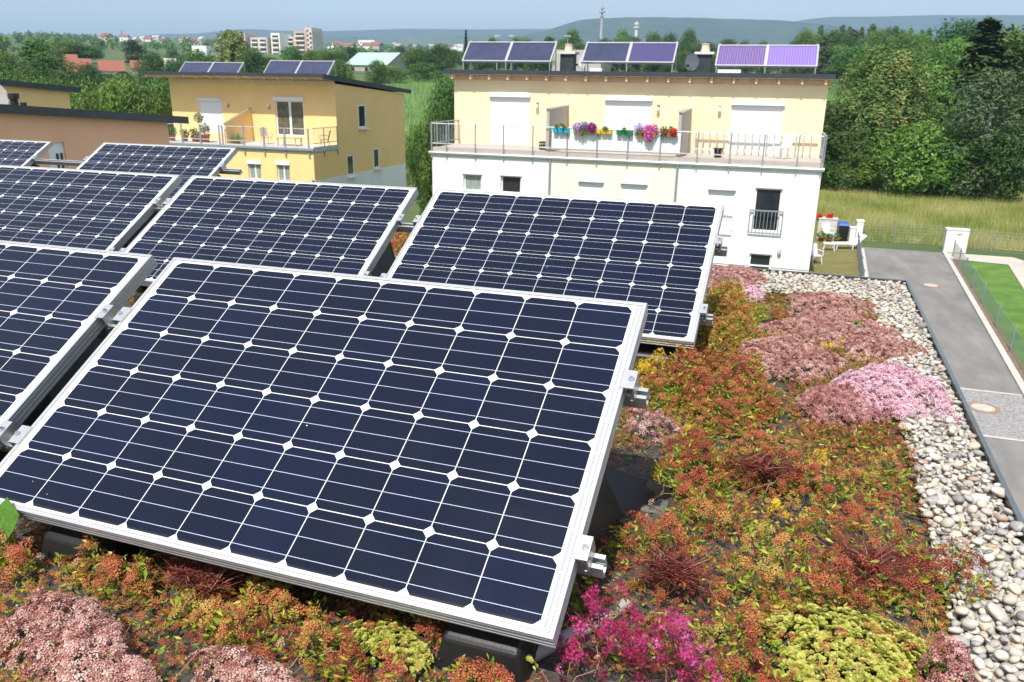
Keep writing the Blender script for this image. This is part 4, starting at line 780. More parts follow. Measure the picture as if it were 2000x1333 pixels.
# black plastic tubs that carry the modules
def tub():
    o = thing('ballast_tub', 'x', 'tub'); yb = PD*math.cos(T); zt = PD*math.sin(T); h0 = .115          # origin: below the module's lower left corner, at the soil
    ang = T; b = MB()
    prof = [(.34, h0+.17), (yb-.10, h0+math.tan(T)*(yb-.10)-.11), (yb-.02, h0+math.tan(T)*yb-.20), (yb+.17, .02), (yb+.32, .0), (.30, 0)]
    def lay(x, inset): return [(x, p[0]+(inset if i in (0, 5) else -inset*.5 if i in (2, 3) else 0), p[1]) for i, p in enumerate(prof)]
    xs = [(.10, 0, 0), (.20, .0, 0), (1.36, 0, 0), (1.50, 0, 0)]
    n = len(prof); b.v += lay(.22, .02)+lay(1.46, .02)
    for i in range(n): b.f.append((i, (i+1) % n, n+(i+1) % n, n+i)); b.m.append(0)
    b.f.append(tuple(range(n))[::-1]); b.m.append(0); b.f.append(tuple(range(n, 2*n))); b.m.append(0)
    for x, d in ((.22, -1), (1.46, 1)):                 # flared side walls ending in a foot flange
        A_ = [(x+d*.004, .32, h0+.12), (x+d*.004, .5, h0+.22), (x+d*.004, yb-.12, h0+math.tan(T)*(yb-.12)-.14), (x+d*.004, yb-.03, .20)]
        B_ = [(x+d*.10, .28, .01), (x+d*.14, .45, .012), (x+d*.17, yb-.02, .012), (x+d*.30, yb+.22, .012)]
        k = len(b.v); b.v += A_+B_
        for i in range(3): b.f.append((k+i, k+i+1, k+5+i, k+4+i)); b.m.append(0)
    o2 = b.build('shell', BLACK, o)
    for x in (.19, 1.38): b = MB(); b.hexa([(x-.02, .03, 0), (x+.20, .03, 0), (x+.2, .3, 0), (x-.02, .3, 0), (x, .045, h0-.03), (x+.18, .045, h0-.03), (x+.18, .3, h0+.1), (x, .3, h0+.1)]); f = b.build('foot', BLACK, o); md = f.modifiers.new('b', 'BEVEL'); md.width = .012; md.segments = 3
    for x in (.42, 1.22):
        b = MB(); b.hexa([(x-.04, yb-.1, h0+math.tan(T)*(yb-.1)-.12), (x+.04, yb-.1, h0+math.tan(T)*(yb-.1)-.12), (x+.04, yb-.03, .4), (x-.04, yb-.03, .4), (x-.05, yb+.20, .02), (x+.05, yb+.20, .02), (x+.05, yb+.28, .01), (x-.05, yb+.28, .01)]); b.build('rib', BLACK, o)
    return o
def tmx(k): q = np.array(ORI[k])+np.array([-.035, 0, 0])+ey*.968; return RM @ Matrix.Translation((q[0], q[1], ZS))
TL = {'A': 'black plastic tub under the large front module', 'B': 'black plastic tub under the module by the pink flowers', 'C': 'black plastic tub under the middle module of the middle row', 'D': 'black tub under the left edge module of the middle row', 'E': 'black tub under the right module of the back row', 'F': 'black tub under the far top left module', 'G': 'black tub under the front row module at the left edge'}
GT = 'black ballast tubs under the modules'; t0 = tub(); t0.matrix_world = tmx('A'); t0['label'] = TL['A']; t0['group'] = GT
for k in 'BCDEFG': dup(t0, tmx(k), TL[k], GT)
# grey conduit by the front module's corner, and a few small left-overs
def rp(u, v, z): return Vector(roof(u, v, z))
o = thing('conduit_pipe', 'grey corrugated conduit on the ground by the front module corner', 'pipe', mtx=RM); b = MB(); p, q, r_ = rp(1020, 1290, ZS+.02), rp(1150, 1222, ZS+.022), rp(1225, 1180, ZS+.012)
pts = []; rs = []
for (a, c, n) in ((p, q, 60), (q, r_, 36)):
    for i in range(n): pts.append(a.lerp(c, i/n)); rs.append(.0185 if i % 2 else .0165)
b.tube(pts, rs, 14); b.build('hose', mat('grey_conduit', (.36, .355, .33), .55, .1, 9), o, True)
o = thing('concrete_slab', 'small concrete slab half under the plants right of the front module', 'slab', mtx=RM); b = MB(); p = rp(1285, 985, ZS+.02); b.box(p.x-.05, p.x+.03, p.y-.05, p.y+.04, ZS-.02, ZS+.02); f = b.build('slab', mat('grey_slab', (.13, .12, .11), .9, .2, 20, bump=.3, bscale=60), o); md = f.modifiers.new('b', 'BEVEL'); md.width = .006; md.segments = 2
# ------------------------------------------------------------------ plants of the green roof
def star(n, r, rin, lift, wide=.5, cz=0):
    """a small flower: n narrow petals round a centre"""
    v = [(0, 0, cz)]; f = []
    for i in range(n):
        a = 2*math.pi*i/n; d = math.pi/n*wide*1.3
        v += [(rin*math.cos(a-d), rin*math.sin(a-d), cz+lift*.1), (r*math.cos(a), r*math.sin(a), cz+lift), (rin*math.cos(a+d), rin*math.sin(a+d), cz+lift*.1)]
        k = 1+3*i; f += [(0, k, k+2), (k, k+1, k+2)]
    return np.array(v, float), np.array(f)
def leaf(l, w_, curl=.15, wide=.62, fold=.12):
    v = [(0, -.06*w_, 0), (0, .06*w_, 0), (l*wide, -w_/2, fold*w_+curl*l*.3), (l*wide, w_/2, fold*w_+curl*l*.3), (l*wide, 0, curl*l*.25-.02*l), (l, 0, curl*l)]
    return np.array(v, float), np.array([(0, 4, 2), (0, 1, 4), (1, 3, 4), (2, 4, 5), (4, 3, 5)])
def cluster(proto, n, rad, dome, seed, mats=None, smin=.8, smax=1.15, stems=0, tiltk=.5):
    """several flowers gathered into one flat-topped head; material 0 flowers, 1 stems"""
    g = np.random.default_rng(seed); V, F, M, Tn = [], [], [], []; b = 0
    for i in range(n):
        r = rad*math.sqrt((i+.4)/n); a = i*2.4+g.uniform(-.3, .3); p = np.array([r*math.cos(a), r*math.sin(a), dome*(1-(r/rad)**2)+g.uniform(-.2, .2)*dome])
        R = basis(np.array([[p[0]/rad*tiltk, p[1]/rad*tiltk, 1.]])+g.normal(0, .18, (1, 3)), g.uniform(0, 6, 1))[0]; s = g.uniform(smin, smax)
        V.append(proto[0]@R.T*s+p); F.append(proto[1]+b); M.append(np.zeros(len(proto[1]), int)); Tn.append(np.full(len(proto[0]), g.uniform(-.22, .22))); b += len(proto[0])
        if i < stems: V.append(np.array([p+[-.0007, 0, 0], p+[.0007, 0, 0], [p[0]*.25, p[1]*.25, -rad*1.3]])); F.append(np.array([[0, 1, 2]])+b); M.append(np.ones(1, int)); Tn.append(np.zeros(3)); b += 3
    return np.concatenate(V), np.concatenate(F), np.concatenate(M), np.concatenate(Tn)
def whorl(lf, n, layers, seed, rise=.35, shrink=.62, z=.003):
    g = np.random.default_rng(seed); V, F, Tn = [], [], []; b = 0
    for j in range(layers):
        for i in range(n):
            a = 2*math.pi*(i+.5*(j % 2))/n+g.uniform(-.2, .2); e = rise*(1+j*.9)+g.uniform(-.12, .12); s = shrink**j*g.uniform(.85, 1.12)
            R = np.array([[math.cos(a), -math.sin(a), 0], [math.sin(a), math.cos(a), 0], [0, 0, 1]])@np.array([[math.cos(e), 0, -math.sin(e)], [0, 1, 0], [math.sin(e), 0, math.cos(e)]])
            V.append(lf[0]@R.T*s+[0, 0, z*j]); F.append(lf[1]+b); Tn.append(np.full(len(lf[0]), g.uniform(-.16, .16)+.1*j)); b += len(lf[0])
    return np.concatenate(V), np.concatenate(F), np.zeros(len(np.concatenate(F)), int), np.concatenate(Tn)
RUSTM = leafmat('rust_seed_head', [(0, (.15, .036, .024)), (.27, (.33, .064, .036)), (.52, (.43, .108, .050)), (.76, (.50, .20, .068)), (1, (.42, .37, .075))], .15, .65)
PALEM = leafmat('pale_pink_petal', [(0, (.27, .085, .06)), (.3, (.45, .20, .16)), (.6, (.62, .37, .32)), (1, (.80, .62, .56))], .2, .6)
BRIGM = leafmat('rose_petal', [(0, (.48, .17, .24)), (.35, (.76, .44, .54)), (1, (.88, .68, .75))], .2, .6)
DEEPM = leafmat('dusky_pink_petal', [(0, (.24, .06, .06)), (.45, (.50, .21, .19)), (1, (.70, .46, .43))], .2, .6)
MAGM = leafmat('magenta_petal', [(0, (.22, .008, .045)), (.45, (.40, .022, .115)), (.8, (.54, .055, .23)), (1, (.68, .20, .45))], .25, .55)
YELM = leafmat('yellow_petal', [(0, (.55, .33, .015)), (1, (.82, .62, .02))], .25, .6)
GRNM = leafmat('sedum_leaf', [(0, (.07, .15, .018)), (.4, (.21, .33, .03)), (.7, (.42, .46, .05)), (.88, (.58, .42, .07)), (1, (.50, .13, .04))], .3, .42)
LIMEM = leafmat('lime_leaf', [(0, (.30, .33, .05)), (.5, (.47, .49, .10)), (.82, (.60, .54, .15)), (1, (.48, .25, .08))], .3, .4)
REDLM = leafmat('crimson_leaf', [(0, (.11, .012, .018)), (.45, (.27, .035, .035)), (.7, (.40, .12, .07)), (.88, (.34, .27, .07)), (1, (.25, .27, .05))], .3, .4)
STEMM = leafmat('red_stem', [(0, (.07, .014, .014)), (.45, (.19, .035, .032)), (.75, (.33, .10, .075)), (1, (.40, .28, .18))], .1, .5)
OLIVM = leafmat('olive_moss', [(0, (.12, .09, .02)), (.5, (.26, .17, .03)), (.8, (.36, .18, .045)), (1, (.36, .32, .06))], .2, .7)
HEADS = {
    'rust': [cluster(star(4, .0035, .0017, .0017, .95), 26, .0175, .0065, s, stems=4) for s in (1, 2, 3)],
    'pale': [cluster(star(5, .0036, .0018, .0009, .72), 14, .0130, .006, s, stems=5, tiltk=.8) for s in (4, 5, 6)],
    'mag': [cluster(star(5, .0085, .0022, .0050, .75), 12, .0175, .008, s, stems=6, tiltk=1.0) for s in (7, 8, 9)],
    'yel': [cluster(star(5, .0060, .0020, .0015, .6), 8, .014, .005, s, stems=4) for s in (10, 11)],
    'ros': [whorl(leaf(.0175, .0145, .18, .66, .12), 6, 3, s, .16, .68) for s in (12, 13)],
    'tuft': [whorl(leaf(.024, .0075, .2, .6), 6, 2, s, .45, .7) for s in (14, 15)],
    'moss': [whorl(leaf(.006, .002, .1), 5, 2, s, .6, .8, .002) for s in (16, 17)],
}
LEAF = leaf(.023, .0085, .2); BLEAF = leaf(.06, .045, .1, .45)
PG = np.random.default_rng(42); FOOT = []
def mound(u0, u1, v0, v1, h):
    """footprint on the roof of a plant seen in this part of the photograph"""
    uc = (u0+u1)/2; f = roof(uc, v1, ZS); k = roof(uc, v0, ZS+h*.8); c = (f+k)/2
    a, e = roof(u0, (v0+v1)/2, ZS+h*.4), roof(u1, (v0+v1)/2, ZS+h*.4)
    return c[0], c[1], abs(e[0]-a[0])/2*1.05, max(.03, (k[1]-f[1])/2)*1.16
SK = (0.45, -1.0)                                       # images of footprints lean along the view: x drifts with y
def plant(name, label, cat, box, kind, h, group=None, dens=1.0):
    h *= 1.45 if kind in ('pale', 'dusky', 'rose') else 1.8 if kind not in ('moss', 'yellow', 'green', 'lime') else 1.0
    cx, cy, rx, ry = mound(*box, h); g = PG; o = thing(name, label, cat, mtx=RM @ Matrix.Translation((cx, cy, ZS)), group=group)
    FOOT.append((cx, cy, rx, ry, kind)); view = cx/cy; ph = g.uniform(0, 6.3, 6); A = math.pi*rx*ry
    rho = lambda t: 1+.13*np.sin(3*t+ph[0])+.10*np.sin(5*t+ph[1])+.06*np.sin(9*t+ph[2])
    def pts(n, p=.5):
        t = g.uniform(0, 2*math.pi, n); r = g.random(n)**p; q = r*rho(t); y = q*np.sin(t)*ry; x = q*np.cos(t)*rx+view*y
        lump = (.84 if kind in ('lime', 'pale', 'rose', 'dusky') else .70)+(.09 if kind in ('lime', 'pale', 'rose', 'dusky') else .27)*np.sin(x*38+ph[3]+2*np.sin(y*21))*np.sin(y*33+ph[4])+(.07 if kind in ('lime', 'pale', 'rose', 'dusky') else .14)*np.sin(x*71+y*52+ph[5])
        z = h*np.sqrt(np.clip(1.04-r**(2.4 if kind in ('pale', 'rose', 'dusky') else 3.6), 0, 1))*lump; e = .004
        nx = x/max(rx, .01)/rx*h*.9*r; ny = y/max(ry, .01)/ry*h*.9*r
        return x, y, z, np.stack([nx, ny, np.ones(n)], -1), r
    def heads(kinds, n, s0, s1, tint, m0=0, m1=1, zk=1.0, zj=.06, jit=.3, p=.5):
        P = HEADS[kinds]; out_ = []
        for j, pr in enumerate(P):
            k = max(1, n//len(P)); x, y, z, nn, r = pts(k, p); z = z*zk*(1-zj*g.random(k))
            mi = np.where(pr[2] == 0, m0, m1); out_.append(inst(pr[0], pr[1], basis(nn+g.normal(0, jit, (k, 3)), g.uniform(0, 6.3, k)), np.stack([x, y, z], -1), g.uniform(s0, s1, k), mi, np.clip(tint(k, x, y), 0, 1), pr[3]))
        return out_
    def leaves(n, z0, z1, s0, s1, tint, m, lf=LEAF, up=.6, p=.5):
        x, y, z, nn, r = pts(n, p); z = z*(z0+(z1-z0)*g.random(n)); d = g.normal(0, 1, (n, 3)); d[:, 2] = np.abs(d[:, 2])*up; d[:, 0] += nn[:, 0]*.6; d[:, 1] += nn[:, 1]*.6
        R = basis(d, g.uniform(0, 6.3, n)); R = np.stack([R[:, :, 2], R[:, :, 1], -R[:, :, 0]], -1)
        up_ = R[:, 2, 2] < 0; R[up_, :, 1:] *= -1
        return inst(lf[0], lf[1], R, np.stack([x, y, z], -1), g.uniform(s0, s1, n), m, np.clip(tint(n), 0, 1))
    def stems(n, L0, L1, r, centre, flat, m=0, zc=.35):
        out_ = []; S = 5
        for i in range(n):
            a = g.uniform(0, 6.3); L_ = g.uniform(L0, L1); el = g.uniform(.1, .95)*flat; c = np.array([centre[0], centre[1], h*zc])+g.normal(0, .012, 3)*[1, 1, .4]
            d = np.array([math.cos(a)*math.cos(el), math.sin(a)*math.cos(el), math.sin(el)]); side = np.cross(d, [0, 0, 1]); side /= np.linalg.norm(side)+1e-9; upv = np.cross(side, d); bend = g.normal(0, .5); sag = g.uniform(.1, .5)
            V, F = [], []
            for k in range(S):
                t = k/(S-1); p = c+d*(L_*t)+side*(bend*L_*t*t*.5)+np.array([0, 0, -sag*L_*t*t*.35]); w_ = r*(1.15-.45*t)
                for q in range(3): aa = q*2.094; V.append(p+side*(w_*math.cos(aa))+upv*(w_*math.sin(aa)))
            for k in range(S-1):
                for q in range(3): A0, A1 = k*3+q, k*3+(q+1) % 3; F += [(A0, A1, A1+3), (A0, A1+3, A0+3)]
            out_.append((np.array(V), np.array(F), m, np.full(len(V), np.clip(g.normal(.5, .22), 0, 1))))
        return out_
    nt_ = lambda mu, sd: (lambda n, *a: g.normal(mu, sd, n))
    blot = lambda mu, sd, amp: (lambda n, x, y: mu+amp*np.sin(x*23+ph[0]*3)*np.sin(y*19+ph[1]*3)+g.normal(0, sd, n))
    D = A*dens
    if kind in ('rust', 'rustred', 'rustgreen'):
        mu = {'rust': .50, 'rustred': .33, 'rustgreen': .66}[kind]+g.uniform(-.16, .16); cov = {'rust': 5600, 'rustred': 5800, 'rustgreen': 4000}[kind]
        fl = heads('rust', int(D*cov*.78), .60, 1.0, blot(mu, .13, .16), 0, 1, zj=.15, p=.58)
        le = [leaves(int(D*15000), .15, .95, .55, 1.0, nt_(.48 if kind != 'rustgreen' else .52, .2), 0), leaves(int(D*2600), .8, 1.06, .55, 1.05, nt_(.62, .18), 0), leaves(int(D*4200), .3, 1.0, .7, 1.25, nt_(.6, .18), 0, p=.22)]
        bigmesh('foliage', le, [GRNM], o); bigmesh('seed_heads', fl, [RUSTM, STEMM], o)
    elif kind in ('pale', 'rose', 'dusky'):
        m = {'pale': PALEM, 'rose': BRIGM, 'dusky': DEEPM}[kind]
        fl = heads('pale', int(D*(12500 if kind == 'rose' else 10500)), .6, .95, blot(.62 if kind == 'rose' else .48, .22, .14), 0, 1, zj=.2, jit=.4)
        le = [leaves(int(D*6000), .2, .75, .3, .55, nt_(.7, .25), 0), ]
        bigmesh('foliage', le, [GRNM], o); bigmesh('flowers', fl, [m, STEMM], o)
        bigmesh('stems', stems(int(D*500), h*.4, h*.9, .0008, (0, 0), 1.4, 0), [STEMM], o) if False else None
    elif kind == 'lime':
        bigmesh('foliage', heads('ros', int(D*15000), .38, .66, blot(.48, .14, .12), zj=.16, jit=.28)+[leaves(int(D*7000), .2, .8, .5, .8, nt_(.8, .2), 0)], [LIMEM], o)
        bigmesh('seed_heads', heads('rust', int(D*330), .6, .9, blot(.7, .14, .12), 0, 1, zk=1.05), [RUSTM, STEMM], o)
    elif kind == 'magenta':
        bigmesh('foliage', [leaves(int(D*8000), .2, .9, .5, .95, nt_(.45, .22), 0), leaves(int(D*1200), .3, .95, .7, 1.2, nt_(.8, .2), 0)], [REDLM], o)
        bigmesh('flowers', heads('mag', int(D*5000), .48, .85, blot(.46, .17, .2), 0, 1, zk=1.1, zj=.2, jit=.5), [MAGM, STEMM], o)
        bigmesh('stems', sum((stems(5, .05, .09, .0012, (g.uniform(-.7, .7)*rx, g.uniform(-.7, .7)*ry), 1.3, 0, .45) for _ in range(9)), []), [STEMM], o)
    elif kind == 'yellow':
        bigmesh('foliage', [leaves(int(D*3500), .2, .8, .35, .6, nt_(.5, .2), 0)], [GRNM], o); bigmesh('flowers', heads('yel', int(D*5000), .6, .95, nt_(.6, .25), 0, 1, zj=.2), [YELM, STEMM], o)
    elif kind == 'stems':
        c = (0, 0); bigmesh('stems', stems(int(130*dens), max(rx, ry)*.35, max(rx, ry)*.95, .0012, c, .8, 0, .45)+sum((stems(16, .04, .09, .0011, (g.uniform(-.6, .6)*rx, g.uniform(-.6, .6)*ry), .8, 0, .6) for _ in range(10)), []), [STEMM], o)
        bigmesh('foliage', [leaves(int(D*3600), .3, 1.0, .45, .85, nt_(.5, .25), 0, p=.35)]+heads('tuft', int(D*420), .55, .95, nt_(.6, .2), zj=.2, p=.35), [REDLM], o); bigmesh('seed_heads', heads('rust', int(D*1300), .5, .9, blot(.4, .13, .14), 0, 1, p=.28), [RUSTM, STEMM], o)
    elif kind == 'moss':
        bigmesh('foliage', heads('moss', int(D*14000), .8, 1.5, blot(.45, .2, .2), zj=.2, jit=.5), [OLIVM], o)
    elif kind == 'green':
        bigmesh('foliage', heads('tuft', int(D*900), .8, 1.5, blot(.30, .12, .1), zj=.3, jit=.4), [GRNM], o)
    return o
GS = 'sedum clumps on the green roof'
def P(kind, box, h, label, dens=1.0):
    nm = {'rust': 'rust_sedum', 'rustred': 'rust_sedum', 'rustgreen': 'rust_sedum', 'pale': 'pink_stonecrop', 'rose': 'pink_stonecrop', 'dusky': 'pink_stonecrop', 'lime': 'lime_sedum', 'magenta': 'magenta_sedum', 'yellow': 'yellow_stonecrop', 'stems': 'red_stemmed_sedum', 'moss': 'moss_cushion', 'green': 'green_sedum'}[kind]
    return plant(nm, label, 'plant', box, kind, h, GS, dens)
# (u0, u1, v0, v1) is where each clump is seen
P('rustred', (1268, 1522, 672, 838), .12, 'big round rust red sedum mound beside the upper module clamp')
P('yellow', (1238, 1312, 680, 756), .15, 'yellow flowering stonecrop squeezed between the front module edge and the red mound')
P('rustgreen', (1372, 1478, 545, 690), .10, 'tall green and rust sedum strip along the right edge of the second row module')
P('rustred', (1385, 1450, 552, 600), .08, 'low dark red sedum at the far end next to the second row module')
P('pale', (1330, 1505, 512, 575), .09, 'pale pink stonecrop strip in front of the white wall at the far parapet')
P('rose', (1446, 1494, 556, 596), .06, 'small vivid pink stonecrop tuft at the far end')
P('moss', (1478, 1536, 568, 598), .05, 'small orange brown cushion at the far end')
P('green', (1440, 1500, 592, 652), .05, 'thin grey green tuft on bare grit near the second row module', .5)
P('pale', (1535, 1700, 566, 626), .07, 'pale pink stonecrop mat closest to the far pebbles')
P('pale', (1500, 1770, 606, 686), .07, 'wide pale pink stonecrop carpet in the far middle')
P('rustred', (1495, 1545, 602, 634), .05, 'small red and yellow sedum spot in bare grit')
P('pale', (1430, 1640, 648, 752), .09, 'dusty salmon stonecrop mound right behind the big red mound')
P('pale', (1640, 1806, 652, 720), .08, 'salmon pink stonecrop at the pebble edge behind the bright pink mound')
P('yellow', (1590, 1665, 662, 700), .12, 'yellow green stonecrop streak between two pink carpets', .6)
P('green', (1650, 1712, 634, 672), .08, 'small fresh green sedum poking out of the pink carpet')
P('rose', (1625, 1852, 700, 838), .12, 'bright pink stonecrop mound spilling over the pebbles')
P('dusky', (1558, 1742, 742, 846), .09, 'brownish pink stonecrop in front of the bright pink mound')
P('moss', (1550, 1770, 820, 902), .05, 'olive orange cushion mat beside the edging strip')
P('rust', (1290, 1420, 826, 1000), .11, 'rust brown sedum mound beside the black tub')
P('rust', (1400, 1560, 838, 960), .10, 'rust brown sedum mound behind the bare red stems')
P('stems', (1400, 1580, 868, 985), .10, 'sprawl of bare red stems in the middle of the rust sedum')
P('rust', (1530, 1680, 900, 1000), .10, 'rust sedum with yellow flowers between stems and olive mat')
P('yellow', (1572, 1640, 872, 922), .19, 'yellow flower spot on the rust sedum below the olive mat', .8)
P('rustgreen', (1655, 1775, 888, 970), .08, 'green and rust sedum next to the bare grit at the edging strip')
P('rustgreen', (1320, 1480, 960, 1050), .10, 'rust sedum mound below the bare red stems')
P('yellow', (1484, 1545, 1000, 1040), .20, 'yellow flower spot in the middle of the front rust field', .8)
P('rustred', (1560, 1790, 970, 1090), .11, 'broad reddish sedum mound left of the edging strip')
P('rustgreen', (1440, 1600, 1010, 1130), .11, 'rust sedum mound left of the dark red rosettes')
P('stems', (1590, 1810, 1050, 1180), .10, 'dark red rosettes and stems at the right front')
P('rustred', (1740, 1922, 1050, 1210), .12, 'rust red sedum bulging over the pebbles at the right front')
P('rustred', (1560, 1740, 1090, 1200), .10, 'rust red sedum behind the lime green patch')
P('rust', (1190, 1380, 1000, 1120), .11, 'rust sedum mound beside the lower module clamp')
P('stems', (1230, 1400, 1085, 1180), .10, 'fan of thin red stems right of the lower module clamp')
P('rustgreen', (1390, 1540, 1080, 1200), .11, 'rust and olive sedum in the front middle, above the magenta plant')
P('rustgreen', (1370, 1520, 1170, 1290), .11, 'rust sedum between the magenta plant and the lime patch')
P('rust', (1380, 1530, 1260, 1370), .10, 'rust sedum at the bottom edge between magenta and lime plants')
P('pale', (1215, 1330, 790, 872), .05, 'thin pale stonecrop on grit beside the front module', .35)
P('magenta', (1070, 1405, 1165, 1400), .15, 'magenta flowering sedum with crimson leaves at the bottom middle')
P('lime', (1500, 1805, 1175, 1380), .10, 'lime green rosette sedum at the bottom right')
P('dusky', (1800, 1902, 1228, 1390), .11, 'dusky pink stonecrop in the bottom right corner by the pebbles')
P('green', (1105, 1200, 1130, 1215), .09, 'dark green sedum rosettes in the shade of the front module corner', .8)
P('pale', (-60, 352, 1142, 1400), .10, 'large pale pink stonecrop cushion in the bottom left corner', 1.35)
P('rust', (-60, 80, 1010, 1150), .08, 'rust sedum at the left edge below the module')
P('rustgreen', (98, 330, 1055, 1180), .07, 'green leaved rust sedum below the front module, right of the tub foot')
P('stems', (318, 470, 1105, 1180), .06, 'crimson bare stems under the lower edge of the front module')
P('rustgreen', (320, 480, 1150, 1260), .065, 'rust and green sedum right of the large pale cushion')
P('rustgreen', (440, 640, 1130, 1230), .06, 'yellowish green and rust sedum under the front module')
P('rustgreen', (380, 560, 1195, 1300), .09, 'brown rust sedum above the small pale cushion')
P('pale', (345, 625, 1255, 1400), .08, 'smaller pale pink stonecrop cushion at the bottom edge', 1.3)
P('rustgreen', (560, 720, 1200, 1340), .08, 'rust sedum left of the lime rosettes')
P('lime', (668, 850, 1205, 1320), .07, 'lime rosette sedum left of the tub foot at the bottom')
P('rustred', (790, 880, 1190, 1290), .06, 'small reddish sedum beside the right tub foot')
P('rustred', (640, 860, 1290, 1400), .07, 'reddish sedum along the bottom edge left of the middle')
P('rustred', (830, 1100, 1292, 1400), .07, 'red leaved rust sedum along the bottom edge in the middle')
P('lime', (960, 1050, 1262, 1330), .07, 'few yellow green rosettes left of the magenta plant', .5)
P('rustgreen', (1480, 1640, 1120, 1200), .09, 'rust sedum tuft above the left end of the lime patch')
P('rustgreen', (235, 292, 548, 600), .10, 'green sedum seen through the gap between the front modules')
P('pale', (170, 250, 620, 680), .09, 'pink sedum seen through the gap between the front modules')
P('rust', (120, 205, 670, 770), .09, 'rust sedum lower in the gap between the front modules')
P('rustred', (738, 812, 448, 500), .09, 'orange red sedum in the gap of the middle row, far end')
P('pale', (715, 790, 490, 545), .08, 'pink sedum in the gap of the middle row, near end')
P('rust', (1285, 1380, 655, 700), .07, 'rust sedum under the lower edge of the second row module')
P('rustred', (1830, 1870, 760, 800), .03, 'tiny red tuft among the pebbles by the parapet', .4)
P('moss', (1785, 1815, 930, 985), .03, 'small orange cushion on the grit near the edging strip')
for u0, u1, v0, v1, lab in ((1478, 1500, 690, 712, 'single yellow flower tuft at the edge of the big red mound'), (1625, 1650, 925, 945, 'small yellow flower tuft right of the yellow spot below the olive mat'), (1560, 1585, 1025, 1042, 'small yellow flower tuft right of the middle yellow spot'), (1632, 1652, 1128, 1146, 'small yellow flower tuft in front of the dark red rosettes'), (1870, 1895, 1084, 1102, 'small yellow flower tuft on the mound bulging over the pebbles'), (1330, 1362, 842, 862, 'small yellow flower tuft beside the concrete slab')):
    P('yellow', (u0, u1, v0, v1), .18, lab, .7)
# a broad leaf at the left edge
o = plant('broad_leaved_weed', 'broad bright green leaf hanging below the module at the left edge', 'plant', (-10, 40, 985, 1040), 'green', .16, None, .6)
b = MB(); p = np.linalg.inv(np.array(o.matrix_world)) @ np.append(np.array(RM @ Vector(roof(14, 1008, -1.09))), 1)
for dx, s in ((0, 1), (-.05, .8)):
    c = Vector(p[:3])+Vector((dx, .01*s, 0)); L_ = .072*s; b.poly([c+Vector((0, 0, L_*.7)), c+Vector((-.6*L_, -.15*L_, .1*L_)), c+Vector((-.35*L_, -.35*L_, -.5*L_)), c+Vector((0, -.3*L_, -.9*L_)), c+Vector((.38*L_, -.3*L_, -.45*L_)), c+Vector((.6*L_, -.1*L_, .15*L_))])
b.build('leaf', mat('fresh_leaf', (.09, .21, .03), .4, .3, 60), o)
# sparse seedlings over the bare grit
def carpet():
    g = np.random.default_rng(91); n = 46000; x = g.uniform(-3.7, XG-.012, n); y = g.uniform(.85, 5.25, n); f = np.sin(3.7*x+2.1*y+1)*np.sin(2.9*y-1.7*x)+.5*np.sin(9*x-7*y)+g.normal(0, .22, n); k = (f > -.52) & (x > -3.7+.3*(y > 2)); 
    for (a, c, p, q, kd) in FOOT:
        if kd in ('pale', 'rose', 'dusky', 'lime', 'magenta'): k &= ((x-a-(y-c)*a/c)/p)**2+((y-c)/q)**2 > .8
    x, y, f = x[k], y[k], f[k]; n = len(x)
    z = ZS+.012+.05*np.clip(f+.5, 0, 1)*g.random(n)**.5; parts = []; nb = np.stack([g.normal(0, .35, n), g.normal(0, .35, n), np.ones(n)], -1); ti = np.clip(.5+.22*np.sin(5*x+3*y)+g.normal(0, .13, n), 0, 1)
    for i, pr in enumerate(HEADS['rust']): q = np.arange(n) % 3 == i; parts.append(inst(pr[0], pr[1], basis(nb[q], g.uniform(0, 6, q.sum())), np.stack([x[q], y[q], z[q]], -1), g.uniform(.35, .7, q.sum()), 1, ti[q], pr[3]))
    m = n*2; j = g.integers(0, n, m); d = g.normal(0, 1, (m, 3)); R_ = basis(d*[1, 1, .5], g.uniform(0, 6, m)); R_ = np.stack([R_[:, :, 2], R_[:, :, 1], -R_[:, :, 0]], -1); u_ = R_[:, 2, 2] < 0; R_[u_, :, 1:] *= -1
    parts.append(inst(LEAF[0], LEAF[1], R_, np.stack([x[j], y[j], z[j]*1-.004], -1)+g.normal(0, .012, (m, 3))*[1, 1, .3], g.uniform(.45, .95, m), 0, np.clip(g.normal(.48, .2, m), 0, 1)))
    o = bigmesh('sedum_carpet', parts, [GRNM, RUSTM]); rf_obj(o); tag(o, 'low rust and green sedum carpet between the clumps', 'ground cover', kind='stuff')
carpet()
